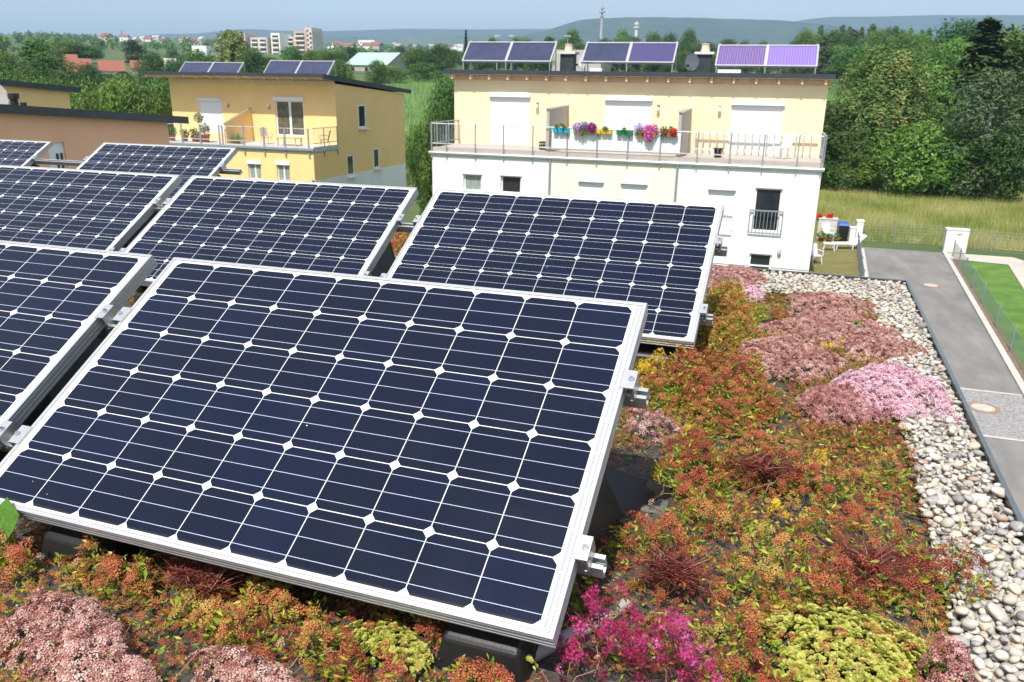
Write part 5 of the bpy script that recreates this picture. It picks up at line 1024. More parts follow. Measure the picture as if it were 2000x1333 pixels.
def stalks():
    g = np.random.default_rng(8); parts = []
    for i in range(420):
        x, y = g.uniform(-3.4, XG-.02), g.uniform(.95, 5.1); L_ = g.uniform(.06, .17); a = g.uniform(0, 6.3); el = g.uniform(.3, 1.2); d = np.array([math.cos(a)*math.cos(el), math.sin(a)*math.cos(el), math.sin(el)]); sd = np.cross(d, [0, 0, 1.]); sd /= np.linalg.norm(sd); V, F = [], []
        for k in range(5):
            t = k/4; p = np.array([x, y, ZS+.05])+d*L_*t+sd*g.normal(0, .006)+np.array([0, 0, -.3*L_*t*t]); w_ = .0011*(1.1-.5*t); V += [p+sd*w_, p-sd*w_*.5+[0, 0, w_], p-sd*w_*.5-[0, 0, w_]]
        for k in range(4):
            for q in range(3): A0, A1 = k*3+q, k*3+(q+1) % 3; F += [(A0, A1, A1+3), (A0, A1+3, A0+3)]
        parts.append((np.array(V), np.array(F), 0, np.full(len(V), g.random())))
        pr = HEADS['rust'][i % 3]; e = V[-1]; parts.append(inst(pr[0], pr[1], basis(np.array([[d[0], d[1], .8]]), np.array([a])), np.array([e]), np.array([g.uniform(.35, .7)]), 0, np.array([g.uniform(.3, 1)]), pr[3]))
    o = bigmesh('dry_stalks', parts, [leafmat('dry_stalk', [(0, (.20, .06, .04)), (.4, (.36, .20, .12)), (1, (.52, .40, .26))], .1, .7)]); rf_obj(o); tag(o, 'thin dry stalks sticking out of the sedum', 'stalks', kind='stuff')
stalks()
def seedlings():
    g = np.random.default_rng(77); n = 2600; x = g.uniform(-3.6, XG-.01, n); y = g.uniform(.9, 5.2, n); k = np.sin(4*x+y*3)*np.sin(5*y-2*x)+g.normal(0, .35, n) > .25; x, y = x[k], y[k]; h_ = len(x)//2; parts = []
    for kk, sl_, m in (('tuft', slice(0, h_), 0), ('rust', slice(h_, None), 1)):
        pr = HEADS[kk][0]; xx, yy_ = x[sl_], y[sl_]; q = len(xx); parts.append(inst(pr[0], pr[1], basis(g.normal(0, .3, (q, 3))+[0, 0, 1], g.uniform(0, 6, q)), np.stack([xx, yy_, np.full(q, ZS+.006)+(.022 if m else 0)*g.random(q)], -1), g.uniform(.5, 1, q), m, g.random(q), pr[3]))
    o = bigmesh('ground_cover', parts, [GRNM, RUSTM]); rf_obj(o); tag(o, 'sparse seedlings on the bare grit', 'ground cover', kind='stuff')
seedlings()
# ------------------------------------------------------------------ trees
LEAFM = {
    'deep': leafmat('tree_leaf_deep', [(0, (0.024, 0.065, 0.013)), (.5, (0.053, 0.123, 0.020)), (1, (0.112, 0.196, 0.035))], .25, .55, .5),
    'mid': leafmat('tree_leaf_mid', [(0, (0.042, 0.094, 0.015)), (.5, (0.087, 0.174, 0.027)), (1, (0.173, 0.268, 0.050))], .25, .55, .5),
    'fresh': leafmat('tree_leaf_fresh', [(0, (0.068, 0.145, 0.019)), (.5, (0.102, 0.210, 0.030)), (1, (0.188, 0.312, 0.053))], .28, .5, .3),
    'birch': leafmat('birch_leaf', [(0, (0.053, 0.109, 0.022)), (.5, (0.123, 0.203, 0.045)), (.85, (0.195, 0.268, 0.069)), (1, (0.300, 0.290, 0.088))], .25, .55, .3),
    'grey': leafmat('grey_leaf_tree', [(0, (0.045, 0.080, 0.031)), (.5, (0.090, 0.145, 0.056)), (1, (0.180, 0.232, 0.100))], .25, .55, .3),
    'willow': leafmat('willow_leaf', [(0, (0.105, 0.145, 0.037)), (.5, (0.210, 0.261, 0.069)), (1, (0.345, 0.392, 0.125))], .25, .55, .3),
    'conifer': leafmat('conifer_needle', [(0, (0.015, 0.041, 0.013)), (.5, (0.033, 0.075, 0.022)), (1, (0.068, 0.123, 0.037))], .1, .6, .4),
}
BARK = mat('bark', (.13, .10, .075), .9, .4, 5, bump=.6, bscale=10)
BARKB = mat('birch_bark', (.46, .44, .40), .85, .55, 6, stretch=(1, 1, 3))
SPRIG = (np.array([[0, 0, 0], [.5, -.32, .05], [1, 0, .12], [.45, .34, .06], [-.35, .2, .1], [-.6, -.25, 0]]), np.array([[0, 1, 2], [0, 2, 3], [0, 3, 4], [0, 4, 5]]))
TREES = {}
def tree_parts(kind, h, w_, n, size, seed):
    """leaf clumps of one crown about its foot; h height, w_ crown width"""
    g = np.random.default_rng(seed); V = []; limbs = []
    if kind in ('round', 'bush', 'poplar'):
        z0 = {'round': .16, 'bush': .0, 'poplar': .10}[kind]*h; nl = {'round': 26, 'bush': 20, 'poplar': 24}[kind]; lob = []
        for i in range(nl):
            t = (i+.5)/nl; a = i*2.4+g.uniform(-.5, .5)
            if kind == 'poplar': rr = w_*.5*(.25+.75*math.sin(math.pi*min(1, t*.85+.12)))*g.uniform(.15, .7); z = z0+(h-z0)*t*.93
            else: e = 2*t-1; rr = w_*.5*math.sqrt(max(.04, 1-e*e*.86))*g.uniform(.25, .78); z = z0+(h-z0)*(.14+.74*t)
            lr = w_*g.uniform(.13, .235)*(1.0 if kind != 'poplar' else 1.0)*(1-.35*max(0, t-.6)); lob.append((rr*math.cos(a), rr*math.sin(a), z, lr)); limbs.append((rr*.75*math.cos(a), rr*.75*math.sin(a), z-lr*.3))
        lob.append((0, 0, h-w_*.12, w_*.12))
        wts = np.array([l[3]**2 for l in lob]); cnt = g.multinomial(n, wts/wts.sum())
        P_, Nn, Tn = [], [], []
        for (x, y, z, r), c in zip(lob, cnt):
            q = g.normal(0, 1, (c, 3)); q /= np.linalg.norm(q, axis=1, keepdims=True); rad = r*(.30+.72*g.random((c, 1))**.42); rad *= 1+.28*np.sin(q[:, :1]*6+x)*np.sin(q[:, 2:]*7+y)
            p = q*rad*[1, 1, .86]+[x, y, z]; P_.append(p); Nn.append(q+g.normal(0, .5, (c, 3))+[0, 0, .45]); Tn.append(np.full(c, g.normal(.5, .16))+g.normal(0, .16, c))
        P_, Nn, Tn = np.concatenate(P_), np.concatenate(Nn), np.concatenate(Tn); k = P_[:, 2] > .05
        return P_[k], Nn[k], Tn[k], limbs
    if kind == 'weeping':
        P_, Nn, Tn = [], [], []; ns = n//34
        for i in range(ns):
            t = g.random()**.75; z = h*(.30+.68*t); a = g.uniform(0, 6.3); r0 = w_*.5*(1.02-t*.80)*g.uniform(.15, .8); L_ = h*g.uniform(.10, .24); m = 34; s = np.linspace(0, 1, m)
            rr = r0+w_*.17*np.sin(s*1.8)*g.uniform(.3, 1); p = np.stack([rr*math.cos(a), rr*math.sin(a), z+h*.035*np.sin(s*2.2)-L_*s**1.5], -1)+g.normal(0, .012*h, (m, 3))*(1.2-s[:, None]*.6)
            P_.append(p); Nn.append(np.stack([np.full(m, math.cos(a)), np.full(m, math.sin(a)), np.full(m, .2)], -1)+g.normal(0, .5, (m, 3))); Tn.append(np.full(m, g.normal(.48, .2))+s*.25+g.normal(0, .08, m)); limbs.append((r0*.8*math.cos(a), r0*.8*math.sin(a), z)) if i % 9 == 0 else None
        P_ = np.concatenate(P_); k = P_[:, 2] > .2; return P_[k], np.concatenate(Nn)[k], np.concatenate(Tn)[k], limbs
    if kind == 'conifer':
        t = g.random(n)**.8; lay = np.floor(t*14)/14; fr = (t*14) % 1; r = w_*.5*(1-lay)*(.30+.70*g.random(n)**.5); a = g.uniform(0, 6.3, n); r *= .72+.28*np.sin(a*5+lay*40)
        z = h*(.06+.94*lay)+h*.05*(1-r/(w_*.5+.01))*1.0-.18*r+g.normal(0, .012*h, n); p = np.stack([r*np.cos(a), r*np.sin(a), z], -1)
        return p, np.stack([np.cos(a)*.6, np.sin(a)*.6, np.ones(n)], -1)+g.normal(0, .35, (n, 3)), .45+.2*np.sin(lay*30)+g.normal(0, .15, n), []
def make_tree(kind, h, w_, n, size, leafm, seed, name, label, cat, group=None, bark=None, trunk=True):
    p, nn, tn, limbs = tree_parts(kind, h, w_, n, size, seed); g = np.random.default_rng(seed+1000); o = thing(name, label, cat, group=group)
    sc = size*g.uniform(.6, 1.25, len(p)); bigmesh('crown', [inst(*SPRIG, basis(nn, g.uniform(0, 6.3, len(p))), p, sc, 0, np.clip(tn, 0, 1))], [LEAFM[leafm]], o)
    if trunk:
        b = MB(); r = .02*h+.03; top = h*(.92 if kind in ('conifer', 'weeping') else .72)
        b.tube([(0, 0, -.3), (.01*h, 0, top*.35), (-.01*h, .01*h, top*.7), (0, 0, top)], [r*1.3, r, r*.65, r*.15], 8)
        for q in limbs[::2]: zb_ = min(q[2]*.72, top*.9); b.tube([(0, 0, zb_), (q[0]*.5, q[1]*.5, (zb_+q[2])/2+.03*h), q], [r*.42, r*.26, r*.08], 5)
        b.build('trunk', bark or BARK, o)
    return o
def place(o, u, D, vtop=None, vbase=None, rz=0, h0=None, wpx=None, w0=None):
    """stand a tree at distance D in the direction of picture column u; its height reaches up to row vtop"""
    q = at_d(u, 200, D); z = ground_z(q[0], q[1]); s = 1.0
    if vtop is not None: s = (at_d(u, vtop, D)[2]-z)/h0
    sw = s if wpx is None else (wpx/FPX*D/abs(CF[1]*1.0)*1.02)/w0
    o.matrix_world = Matrix.Translation((q[0], q[1], z)) @ Matrix.Rotation(rz, 4, 'Z') @ Matrix.Diagonal((sw, sw, s, 1)); return o
PROTO = {}
def proto(key, kind, h, w_, n, size, leafm, seed, bark=None, trunk=True): PROTO[key] = (kind, h, w_, n, size, leafm, seed, bark, trunk)
proto('r1', 'round', 11, 8.5, 9500, .25, 'mid', 1); proto('r2', 'round', 12, 9, 9500, .25, 'deep', 2); proto('r3', 'round', 10, 8, 9500, .22, 'fresh', 3)
proto('b1', 'bush', 6, 7.5, 8000, .20, 'fresh', 4, None, False); proto('b2', 'bush', 6, 7, 8000, .20, 'mid', 5, None, False); proto('b3', 'bush', 5, 6, 7000, .19, 'deep', 6, None, False)
proto('p1', 'poplar', 16, 5.5, 5200, .34, 'mid', 7); proto('p2', 'poplar', 13, 6, 5200, .34, 'grey', 8, BARKB); proto('w1', 'weeping', 14, 8, 21000, .17, 'birch', 9, BARKB); proto('w2', 'weeping', 12, 8, 8000, .26, 'willow', 10)
proto('c1', 'conifer', 13, 5.6, 6500, .34, 'conifer', 11); proto('c2', 'conifer', 16, 4.6, 4200, .40, 'conifer', 12); proto('g1', 'poplar', 9, 6, 11000, .17, 'grey', 13, BARKB)
def tree(key, name, label, u, D, vtop, wpx=None, group=None, rz=None, cat='tree'):
    pr = PROTO[key]; rz = random.uniform(0, 6.28) if rz is None else rz
    if key not in TREES:
        o = make_tree(*pr[:7], name, label, cat, group, pr[7], pr[8]); TREES[key] = o
    else:
        o = dup(TREES[key], Matrix(), label); o.name = name; o['category'] = cat
        if group: o['group'] = group
        elif 'group' in o: del o['group']
    return place(o, u, D, vtop, None, rz, pr[1], wpx, pr[2])
# right-hand wood edge behind the meadow, front to back
GW = 'trees of the wood edge behind the meadow'
for a in (
    ('w1', 'birch_tree', 'tall weeping birch with yellowish hanging twigs in the middle of the wood edge', 1725, 82, 84, 230),
    ('r2', 'deciduous_tree', 'dark round tree right beside the corner of the terraced house', 1642, 80, 196, 175),
    ('b3', 'bush', 'dark shrub at the foot of the wood right of the house corner', 1612, 77, 300, 90),
    ('b2', 'bush', 'low shrub under the weeping birch', 1722, 77, 285, 130), ('b1', 'bush', 'fresh green shrub between weeping birch and grey birch', 1815, 77, 236, 170),
    ('b3', 'bush', 'small dark shrub standing out in the meadow edge right of the weeping birch', 1765, 75.5, 318, 70), ('b2', 'bush', 'shrub in front of the grey birch', 1870, 76, 270, 120),
    ('g1', 'birch_tree', 'grey leaved birch at the right of the wood edge', 1938, 77, 138, 150), ('b3', 'bush', 'dark shrub at the right edge of the photo under the grey birch', 1985, 76, 250, 120),
    ('c1', 'spruce_tree', 'broad dark spruce rising above the right part of the wood', 1905, 90, 44, 230), ('r2', 'deciduous_tree', 'big dark tree cut off by the right edge of the photo', 1998, 92, 46, 220),
    ('r1', 'deciduous_tree', 'green tree between the weeping birch and the spruce', 1812, 88, 118, 150), ('r3', 'deciduous_tree', 'pale yellowish green tree top behind the wood edge', 1842, 125, 70, 110), ('r2', 'deciduous_tree', 'big dark crown above the pale yellowish tree', 1865, 150, 33, 150), ('r1', 'deciduous_tree', 'green tree in the gap right of the spruce', 1965, 105, 52, 150),
    ('r1', 'deciduous_tree', 'mid green tree left of the weeping birch top', 1668, 215, 88, 90), ('r2', 'deciduous_tree', 'dark tree right of the weeping birch top', 1775, 118, 96, 110),
): tree(a[0], a[1], a[2], a[3], a[4], a[5], a[6], GW, None, 'bush' if a[1] == 'bush' else 'tree')
# the big dark tree between the two houses and its bushes
for a in (('r2', 'deciduous_tree', 'dark tree hard against the left side of the terraced house', 872, 50, 138, 90), ('b2', 'bush', 'bush below the dark tree left of the terraced house', 856, 49, 218, 80), ('b3', 'bush', 'low dark bush at the railing corner of the terraced house', 835, 51, 250, 60), ('b1', 'bush', 'fresh green bush beside the back corner of the double house', 815, 66, 236, 60)):
    tree(*a[:6], a[6], 'trees between the two yellow houses', None, 'bush' if a[1] == 'bush' else 'tree')
# the bright hedge behind the terracotta house
GH = 'bright green trees between the terracotta house and the double house'
for a in (('r3', 'deciduous_tree', 'bright green tree next to the left wall of the double house', 318, 66, 146, 90), ('r1', 'deciduous_tree', 'bright green tree in the middle of the hedge left of the double house', 268, 63, 150, 95), ('r3', 'deciduous_tree', 'light green tree at the left of the hedge by the yellow house wall', 222, 64, 148, 90), ('b1', 'bush', 'light green bush right of the ochre yellow wall corner', 165, 62, 168, 80), ('b2', 'bush', 'dark bush in front of the bright hedge', 295, 60, 185, 80)):
    tree(*a[:6], a[6], GH, None, 'bush' if a[1] == 'bush' else 'tree')
GL = 'trees of the left background'
for a in (('p1', 'deciduous_tree', 'left one of the twin tall trees at the upper left', 72, 150, 78, 42), ('p1', 'deciduous_tree', 'right one of the twin tall trees at the upper left', 95, 152, 77, 50), ('r2', 'deciduous_tree', 'broad dark tree under the twin tall trees', 108, 140, 96, 80), ('r1', 'deciduous_tree', 'wide round green tree above the brick red roofs', 150, 300, 78, 60), ('r1', 'deciduous_tree', 'round green tree above the middle of the brick red roofs', 185, 300, 88, 55), ('r2', 'deciduous_tree', 'small dark round tree before the brick red roof row', 180, 150, 121, 45), ('p2', 'deciduous_tree', 'brownish pointed tree above the brick red roofs', 271, 300, 78, 46), ('r2', 'deciduous_tree', 'dark bushy tree right of the brick red roofs', 306, 160, 98, 55), ('r1', 'deciduous_tree', 'tree at the left border before the red roofs', 25, 150, 98, 70), ('r2', 'deciduous_tree', 'low tree at the left border', 8, 130, 112, 60), ('b2', 'bush', 'hedge bush at the left border behind the ochre wall', 20, 95, 140, 90), ('b1', 'bush', 'hedge bush beside the orange roof', 85, 98, 148, 90), ('b2', 'bush', 'hedge bush below the brick red roofs', 150, 98, 154, 90), ('r1', 'deciduous_tree', 'hedge tree below the middle of the brick red roofs', 235, 102, 143, 80), ('b3', 'bush', 'dark hedge bush left of the bright hedge', 195, 85, 152, 80), ('b2', 'bush', 'hedge bush over the roof corner of the ochre house', 120, 84, 158, 80),
    ('w2', 'willow_tree', 'pale feathery willow behind the double house roof', 462, 170, 59, 100), ('r2', 'deciduous_tree', 'dark tree under the pale willow', 500, 165, 92, 60), ('r1', 'deciduous_tree', 'green tree left of the pale willow', 400, 165, 96, 60), ('r2', 'deciduous_tree', 'dark tree left of the double house collectors', 345, 150, 112, 50), ('r1', 'deciduous_tree', 'rounded tree in front of the apartment block foot', 578, 230, 88, 44), ('r1', 'deciduous_tree', 'tree right of the apartment block foot', 612, 235, 96, 50), ('r2', 'deciduous_tree', 'dark tree between apartment block and green hall', 650, 230, 100, 50), ('b2', 'bush', 'bush behind the double house roof corner', 668, 130, 118, 60), ('r3', 'deciduous_tree', 'light tree left of the green roofed hall', 664, 190, 114, 44), ('b2', 'bush', 'round bush covering the front of the green roofed hall', 738, 200, 117, 40), ('b1', 'bush', 'bush strip at the upper field edge below the hall', 770, 215, 128, 60), ('r1', 'deciduous_tree', 'broad tree right of the green roofed hall', 815, 235, 92, 60), ('r2', 'deciduous_tree', 'dark tree at the upper field edge left of the terraced house', 862, 232, 84, 60), ('b2', 'bush', 'bush row end at the upper field edge', 830, 222, 122, 70), ('c2', 'spruce_tree', 'slim dark spruce left of the rooftop collectors', 910, 260, 60, 18)):
    tree(*a[:6], a[6], GL, None, 'bush' if a[1] == 'bush' else 'tree')
# the row of trees behind the roof of the terraced house and towards the wood
rg = random.Random(9); keys = ['r1', 'r2', 'r1', 'r3', 'r2', 'g1', 'p2']
def row(us, D0, D1, v0, v1, w0, w1, group, label, name='deciduous_tree', ks=keys):
    for u in us:
        u2 = u+rg.uniform(-8, 8); tree(rg.choice(ks), name, label, u2, rg.uniform(D0, D1), rg.uniform(v0, v1), rg.uniform(w0, w1), group)
row(range(940, 1640, 30), 236, 270, 82, 104, 40, 64, 'tree row behind the terraced house', 'tree in the dense green row behind the roof of the terraced house')
row(range(930, 1640, 34), 300, 360, 68, 88, 30, 52, 'second tree row behind the terraced house', 'smaller tree in the second row far behind the rooftop collectors')
row(range(1560, 1800, 16), 250, 290, 54, 70, 40, 60, 'far trees above the purple collectors', 'tree in the far wood between the purple-glare collectors and the weeping birch')
row(range(1592, 1800, 17), 300, 340, 46, 58, 18, 30, 'far small trees on the rise', 'small tree on the rise left of the large dark crown', 'deciduous_tree', ['p1', 'r2', 'p1'])
row(range(1775, 1990, 34), 130, 185, 70, 112, 56, 90, 'inner trees of the wood', 'tree inside the wood behind the front row of trees')
row(range(-20, 340, 24), 190, 212, 139, 150, 30, 44, 'trees around the brick red roofs', 'low tree around the brick red roofs at the upper left')
row(range(330, 660, 26), 240, 300, 98, 116, 34, 50, 'trees before the apartment block', 'tree in the belt before the apartment block')
row(range(640, 930, 24), 325, 370, 88, 102, 34, 50, 'trees behind the hall', 'tree in the belt behind the green roofed hall')
row([1120, 1205, 1270, 1345, 1300, 1560], 280, 330, 50, 68, 34, 48, 'taller trees behind the rooftop collectors', 'taller dark tree standing out above the row behind the terraced house', 'deciduous_tree', ['r2', 'r1'])
# far woods, one mass
def woodland():
    g = np.random.default_rng(21); parts = []; n = 3000; d = 320+2400*g.random(n)**1.1; a = g.uniform(-.92, .62, n); keep = np.sin(a*37)+np.sin(d*.013)+g.normal(0, .7, n) > -.35
    for dd, aa in zip(d[keep], a[keep]):
        x, y = dd*math.sin(aa), dd*math.cos(aa); z = ground_z(x, y); hh = g.uniform(5, 10)*(1 if dd > 700 else .75); ww = hh*g.uniform(.7, 1.3); m = 46 if dd < 1000 else 26
        q = g.normal(0, 1, (m, 3)); q /= np.linalg.norm(q, axis=1, keepdims=True); p = q*(.45+.55*g.random((m, 1)))*[ww/2, ww/2, hh/2]+[x, y, z+hh*.5]
        parts.append(inst(*SPRIG, basis(q+g.normal(0, .4, (m, 3))+[0, 0, .4], g.uniform(0, 6, m)), p, hh*g.uniform(.16, .3, m), 0, np.clip(g.normal(.5, .15)+g.normal(0, .13, m), 0, 1)))
    tag(bigmesh('far_woodland', parts, [LEAFM['mid']]), 'far woods and hedges below the hills', 'woodland', kind='stuff')
woodland()
# ------------------------------------------------------------------ the town and the hills
RTILE = mat('red_tiles', (.27, .095, .06), .85, .25, 2, bump=.3, bscale=6); RORANGE = mat('orange_tiles', (.50, .12, .035), .8, .15, 2)
def gable(name, label, u0, u1, veave, vridge, D, m_wall, m_roof, depth=9, rz=0, group=None, windows=True):
    a, c = at_d(u0, veave, D), at_d(u1, veave, D); r_ = at_d((u0+u1)/2, vridge, D+depth/2); W = math.hypot(c[0]-a[0], c[1]-a[1]); ang = math.atan2(c[1]-a[1], c[0]-a[0])+rz
    g = min(ground_z(a[0], a[1]), ground_z(c[0], c[1]))-1; o = thing(name, label, 'house', (a[0], a[1], g), ang, group); ze, zr_ = a[2]-g, r_[2]-g
    b = MB(); b.box(0, W, 0, depth, 0, ze); b.poly([(0, 0, ze), (0, depth, ze), (0, depth/2, zr_-.1)]); b.poly([(W, 0, ze), (W, depth/2, zr_-.1), (W, depth, ze)]); b.build('wall', m_wall, o)
    b = MB()
    for s, e in ((0, -.4), (1, depth+.4)): b.hexa([(-.4, e, ze-.25), (W+.4, e, ze-.25), (W+.4, depth/2, zr_), (-.4, depth/2, zr_), (-.4, e, ze-.05), (W+.4, e, ze-.05), (W+.4, depth/2, zr_+.2), (-.4, depth/2, zr_+.2)])
    b.build('roof', m_roof, o)
    if windows:
        n = max(1, int(W/4))
        for k in range(n): b = MB(); q = W*(k+.5)/n; b.box(q-.6, q+.6, -.03, .03, max(.5, ze-2.2), ze-.9); b.build('window', GLASS, o)
    return o
gable('farm_house', 'long house with brick red roof left of the round green tree', 126, 178, 140, 116, 225, CREAMW, RTILE); gable('farm_house', 'long house with brick red roof in the middle of the row', 196, 242, 138, 120, 228, CREAMW, RTILE); gable('farm_house', 'house with brick red roof at the right of the row', 258, 290, 134, 120, 232, CREAMW, RTILE)
gable('farm_house', 'house with brick red upper roof behind the row', 128, 150, 122, 108, 260, CREAMW, RTILE); gable('farm_house', 'small house with grey roof right of the brick red roofs', 325, 343, 138, 116, 225, WHITEW, GREYW); gable('farm_house', 'house with bright orange roof at the left border', 4, 62, 145, 134, 170, CREAMW, RORANGE)
o = gable('storage_hall', 'large hall with a pale green gable roof beyond the field', 676, 768, 126, 105, 290, mat('hall_wall', (.36, .34, .31), .8, .1, .5), mat('green_sheet_roof', (.36, .56, .42), .5, .05, .3), 17, -.55)
def slab_block(name, label, cat, boxes, D, m, windows=True):
    a0 = at_d(boxes[0][0], boxes[0][3], D); o = thing(name, label, cat, (a0[0], a0[1], 0)); ang = -math.atan2(a0[0], a0[1])*.0
    for i, (u0, u1, v0, v1, dz, balc) in enumerate(boxes):
        a, c = at_d(u0, v1, D+dz), at_d(u1, v0, D+dz); x0, x1 = a[0]-a0[0], c[0]-a0[0]; y = a[1]-a0[1]; zt_ = c[2]; zb_ = ground_z(a[0], a[1])-2
        b = MB(); b.box(x0, x1, y, y+14, zb_, zt_); b.build('wing', m[i % len(m)], o)
        if windows:
            z = zt_-2.2
            while z > zb_+3:
                if balc:
                    n = max(1, int((x1-x0)/6))
                    for k in range(n): p = x0+(x1-x0)*(k+.15)/n; q = x0+(x1-x0)*(k+.85)/n; b = MB(); b.box(p, q, y-.05, y-.02, z-.6, z+.8); e = b.build('window', GLASS, o); b = MB(); b.box(p-.2, q+.2, y-1.3, y-.06, z-1.5, z-.7); b.build('balcony', WHITE if k % 2 else CREAMW, o)
                else:
                    n = max(1, int((x1-x0)/5))
                    for k in range(n): p = x0+(x1-x0)*(k+.3)/n; b = MB(); b.box(p, p+1.6, y-.05, y-.02, z-.6, z+.8); b.build('window', GLASS, o)
                z -= 3.0
    return o
BEIGE = mat('beige_concrete', (.58, .50, .42), .9, .08, .2); SALM = mat('salmon_panels', (.54, .37, .31), .9, .08, .2)
slab_block('apartment_block', 'beige high rise apartment block with balconies on the left skyline', 'apartment block', [(455, 492, 66, 118, 6, 0), (492, 536, 75, 118, 0, 1), (532, 553, 66, 118, -6, 1), (553, 586, 73, 118, 2, 1), (577, 606, 62, 118, -4, 1), (598, 613, 55, 118, -8, 0), (605, 612, 60, 118, -10, 0)], 620, [BEIGE, BEIGE, WHITEW, BEIGE, SALM, BEIGE, BEIGE])
slab_block('apartment_block', 'white flat roofed block left of the pale willow', 'apartment block', [(377, 419, 91, 120, 0, 0)], 420, [WHITEW]); slab_block('apartment_block', 'cream flat roofed block hidden behind the pale willow', 'apartment block', [(421, 452, 87, 118, 0, 0)], 450, [CREAMW])
slab_block('industrial_building', 'grey flat building behind the left chimney of the terraced house', 'building', [(1078, 1180, 99, 112, 0, 0)], 235, [GREYW], False)
rg2 = random.Random(4)
for i in range(64):
    u = rg2.uniform(190, 470) if i < 30 else rg2.uniform(620, 1060); D = rg2.uniform(1000, 2400); v = None; q = at_d(u, 100, D); W = rg2.uniform(7, 13); du = W/D*FPX; zz = ground_z(q[0], q[1])
    pv = lambda z: 166.5+0  # rows come from the terrain itself
    o = thing('town_house', 'small pale house in the distant town below the hills', 'house', (q[0], q[1], zz-1), rg2.uniform(-.5, .5), 'houses of the distant town'); hh = rg2.uniform(4, 8); b = MB(); b.box(0, W, 0, 10, 0, hh); b.build('wall', rg2.choice([WHITEW, CREAMW, WHITEW, GREYW]), o); b = MB(); b.ext([(-.5, hh), (10.5, hh), (5, hh+4)], lambda p, t: (-.5+(W+1)*t, p[0], p[1])); b.build('roof', rg2.choice([RTILE, RTILE, GREYW, RTILE]), o)
for u, u2, D, lab in ((1495-650, 0, 0, ''),): pass
for (u0, u1, v0, v1, D, lab) in ((845, 874, 91, 98, 1400, 'long pale hall at the foot of the hills left of the spruce'), (876, 900, 93, 98, 1350, 'second long pale hall at the foot of the hills left of the spruce'), (700, 740, 80, 90, 1300, 'bluish white hall in the distant town right of the apartment block'), (640, 658, 90, 100, 700, 'small white building right of the apartment block')):
    slab_block('industrial_building', lab, 'building', [(u0, u1, v0, v1, 0, 0)], D, [WHITEW], False)
def pole(name, label, cat, u, v0, D, r, parts, m=GREYW):
    q = at_d(u, v0, D); g = ground_z(q[0], q[1]); o = thing(name, label, cat, (q[0], q[1], g)); h = q[2]-g; b = MB(); b.tube([(0, 0, 0), (0, 0, h*.8), (0, 0, h)], [r, r*.7, r*.25], 8); b.build('mast', m, o)
    for (t, rr, hh) in parts: b = MB(); b.tube([(0, 0, h*t), (0, 0, h*t+hh)], [rr, rr], 8); b.build('platform', m, o)
    return o
LAMPM = mat('white_mast', (.62, .62, .62), .6, .05, 1)
pole('radio_mast', 'tall thin radio mast on the skyline right of the middle', 'radio mast', 1177, 6, 700, 1.3, [(.83, 2.6, 1.0), (.90, 2.2, .8), (.76, 1.8, .8)], mat('mast_grey', (.40, .40, .40), .7, .05, 1)); pole('radio_mast', 'short white tower on the skyline right of the tall mast', 'tower', 1244, 42, 1100, 2.6, [(.9, 3.4, 2), (.8, 3.4, 2)], LAMPM)
pole('radio_mast', 'faint mast on the left hill ridge', 'radio mast', 237, 58, 2600, 2.2, [], mat('mast_dark', (.2, .2, .2), .7, .05, 1))
for u, lab in ((971, 'street lamp just right of the spruce tip'), (999, 'street lamp above the right half of the first collector pair'), (1109, 'street lamp above the left chimney')):
    o = pole('street_lamp', lab, 'street lamp', u, 71, 255, .09, [], LAMPM); q = at_d(u, 71, 255); b = MB(); z = q[2]-ground_z(q[0], q[1]); b.box(-.9, .9, -.15, .15, z-.05, z+.15); b.build('lamp_head', LAMPM, o)
HILLM = mat('wooded_hill', (.045, .075, .028), .95, .4, .006, col2=(.022, .045, .016), bump=.9, bscale=.02)
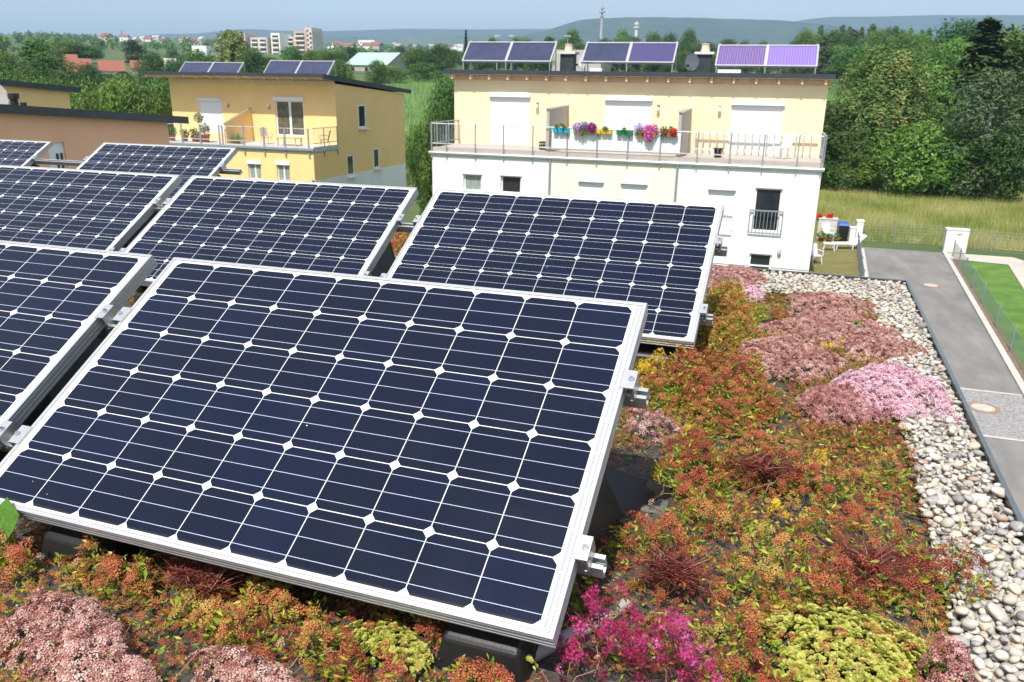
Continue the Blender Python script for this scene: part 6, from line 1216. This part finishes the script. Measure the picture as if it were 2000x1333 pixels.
def hill(name, D, prof, depth, m=HILLM):
    b = MB(); us = np.array([p[0] for p in prof], float); vs = np.array([p[1] for p in prof], float); nu = 160; g = np.random.default_rng(int(D)); uu = np.linspace(us[0], us[-1], nu); vv = np.interp(uu, us, vs)+np.convolve(g.normal(0, .55, nu+4), np.ones(5)/5, 'valid'); rows = [(-depth*.55, 0.0), (-depth*.4, .35), (-depth*.2, .75), (0, 1), (depth*.3, .9), (depth, 0)]
    for dd, k in rows:
        for u, v in zip(uu, vv):
            q = at_d(u, v, D); sc = (D+dd)/D; gz = ground_z(q[0]*sc, q[1]*sc); hh = q[2]-ground_z(q[0], q[1]); b.v.append((q[0]*sc, q[1]*sc, gz-6+(hh+6)*k*(1 if k == 1 else 1+.12*math.sin(u*.03+dd))))
    for j in range(len(rows)-1):
        for i in range(nu-1): p = j*nu+i; b.f.append((p, p+1, p+nu+1, p+nu)); b.m.append(0)
    tag(b.build(name, m, smooth=True), kind='structure')
hill('far_hills', 5600, [(-400, 86), (0, 83), (60, 79), (100, 77), (170, 78), (210, 72), (260, 72), (310, 67), (380, 66), (420, 62), (480, 57), (560, 60), (650, 61), (790, 57), (920, 58), (1080, 57), (1300, 55), (1519, 50), (1561, 40), (1617, 34), (1758, 32), (1829, 30), (2000, 30), (2300, 32)], 900)
hill('near_hill', 3500, [(960, 82), (1060, 62), (1110, 46), (1130, 40), (1160, 37), (1220, 34), (1300, 34), (1430, 37), (1519, 40), (1600, 47), (1700, 60), (1800, 74)], 500)
hill('low_hills', 3900, [(-300, 96), (0, 92), (150, 88), (205, 78), (300, 75), (420, 74), (560, 74), (700, 72), (860, 70), (960, 69), (1060, 72), (1150, 80)], 450, mat('field_hill', (.085, .115, .045), .95, .4, .004, col2=(.03, .06, .02), bump=.8, bscale=.02))
def air():
    b = MB(); b.box(-7800, 7800, -600, 7900, -1.5, 420); m = bpy.data.materials.new('haze'); m.use_nodes = True; nt = m.node_tree; nt.nodes.clear(); o_ = N(nt, 'OutputMaterial'); v = N(nt, 'VolumePrincipled'); v.inputs['Density'].default_value = 2.1e-4; v.inputs['Color'].default_value = (.52, .76, 1, 1); v.inputs['Anisotropy'].default_value = .2; nt.links.new(v.outputs[0], o_.inputs['Volume']); tag(b.build('haze', m), kind='stuff')
air()
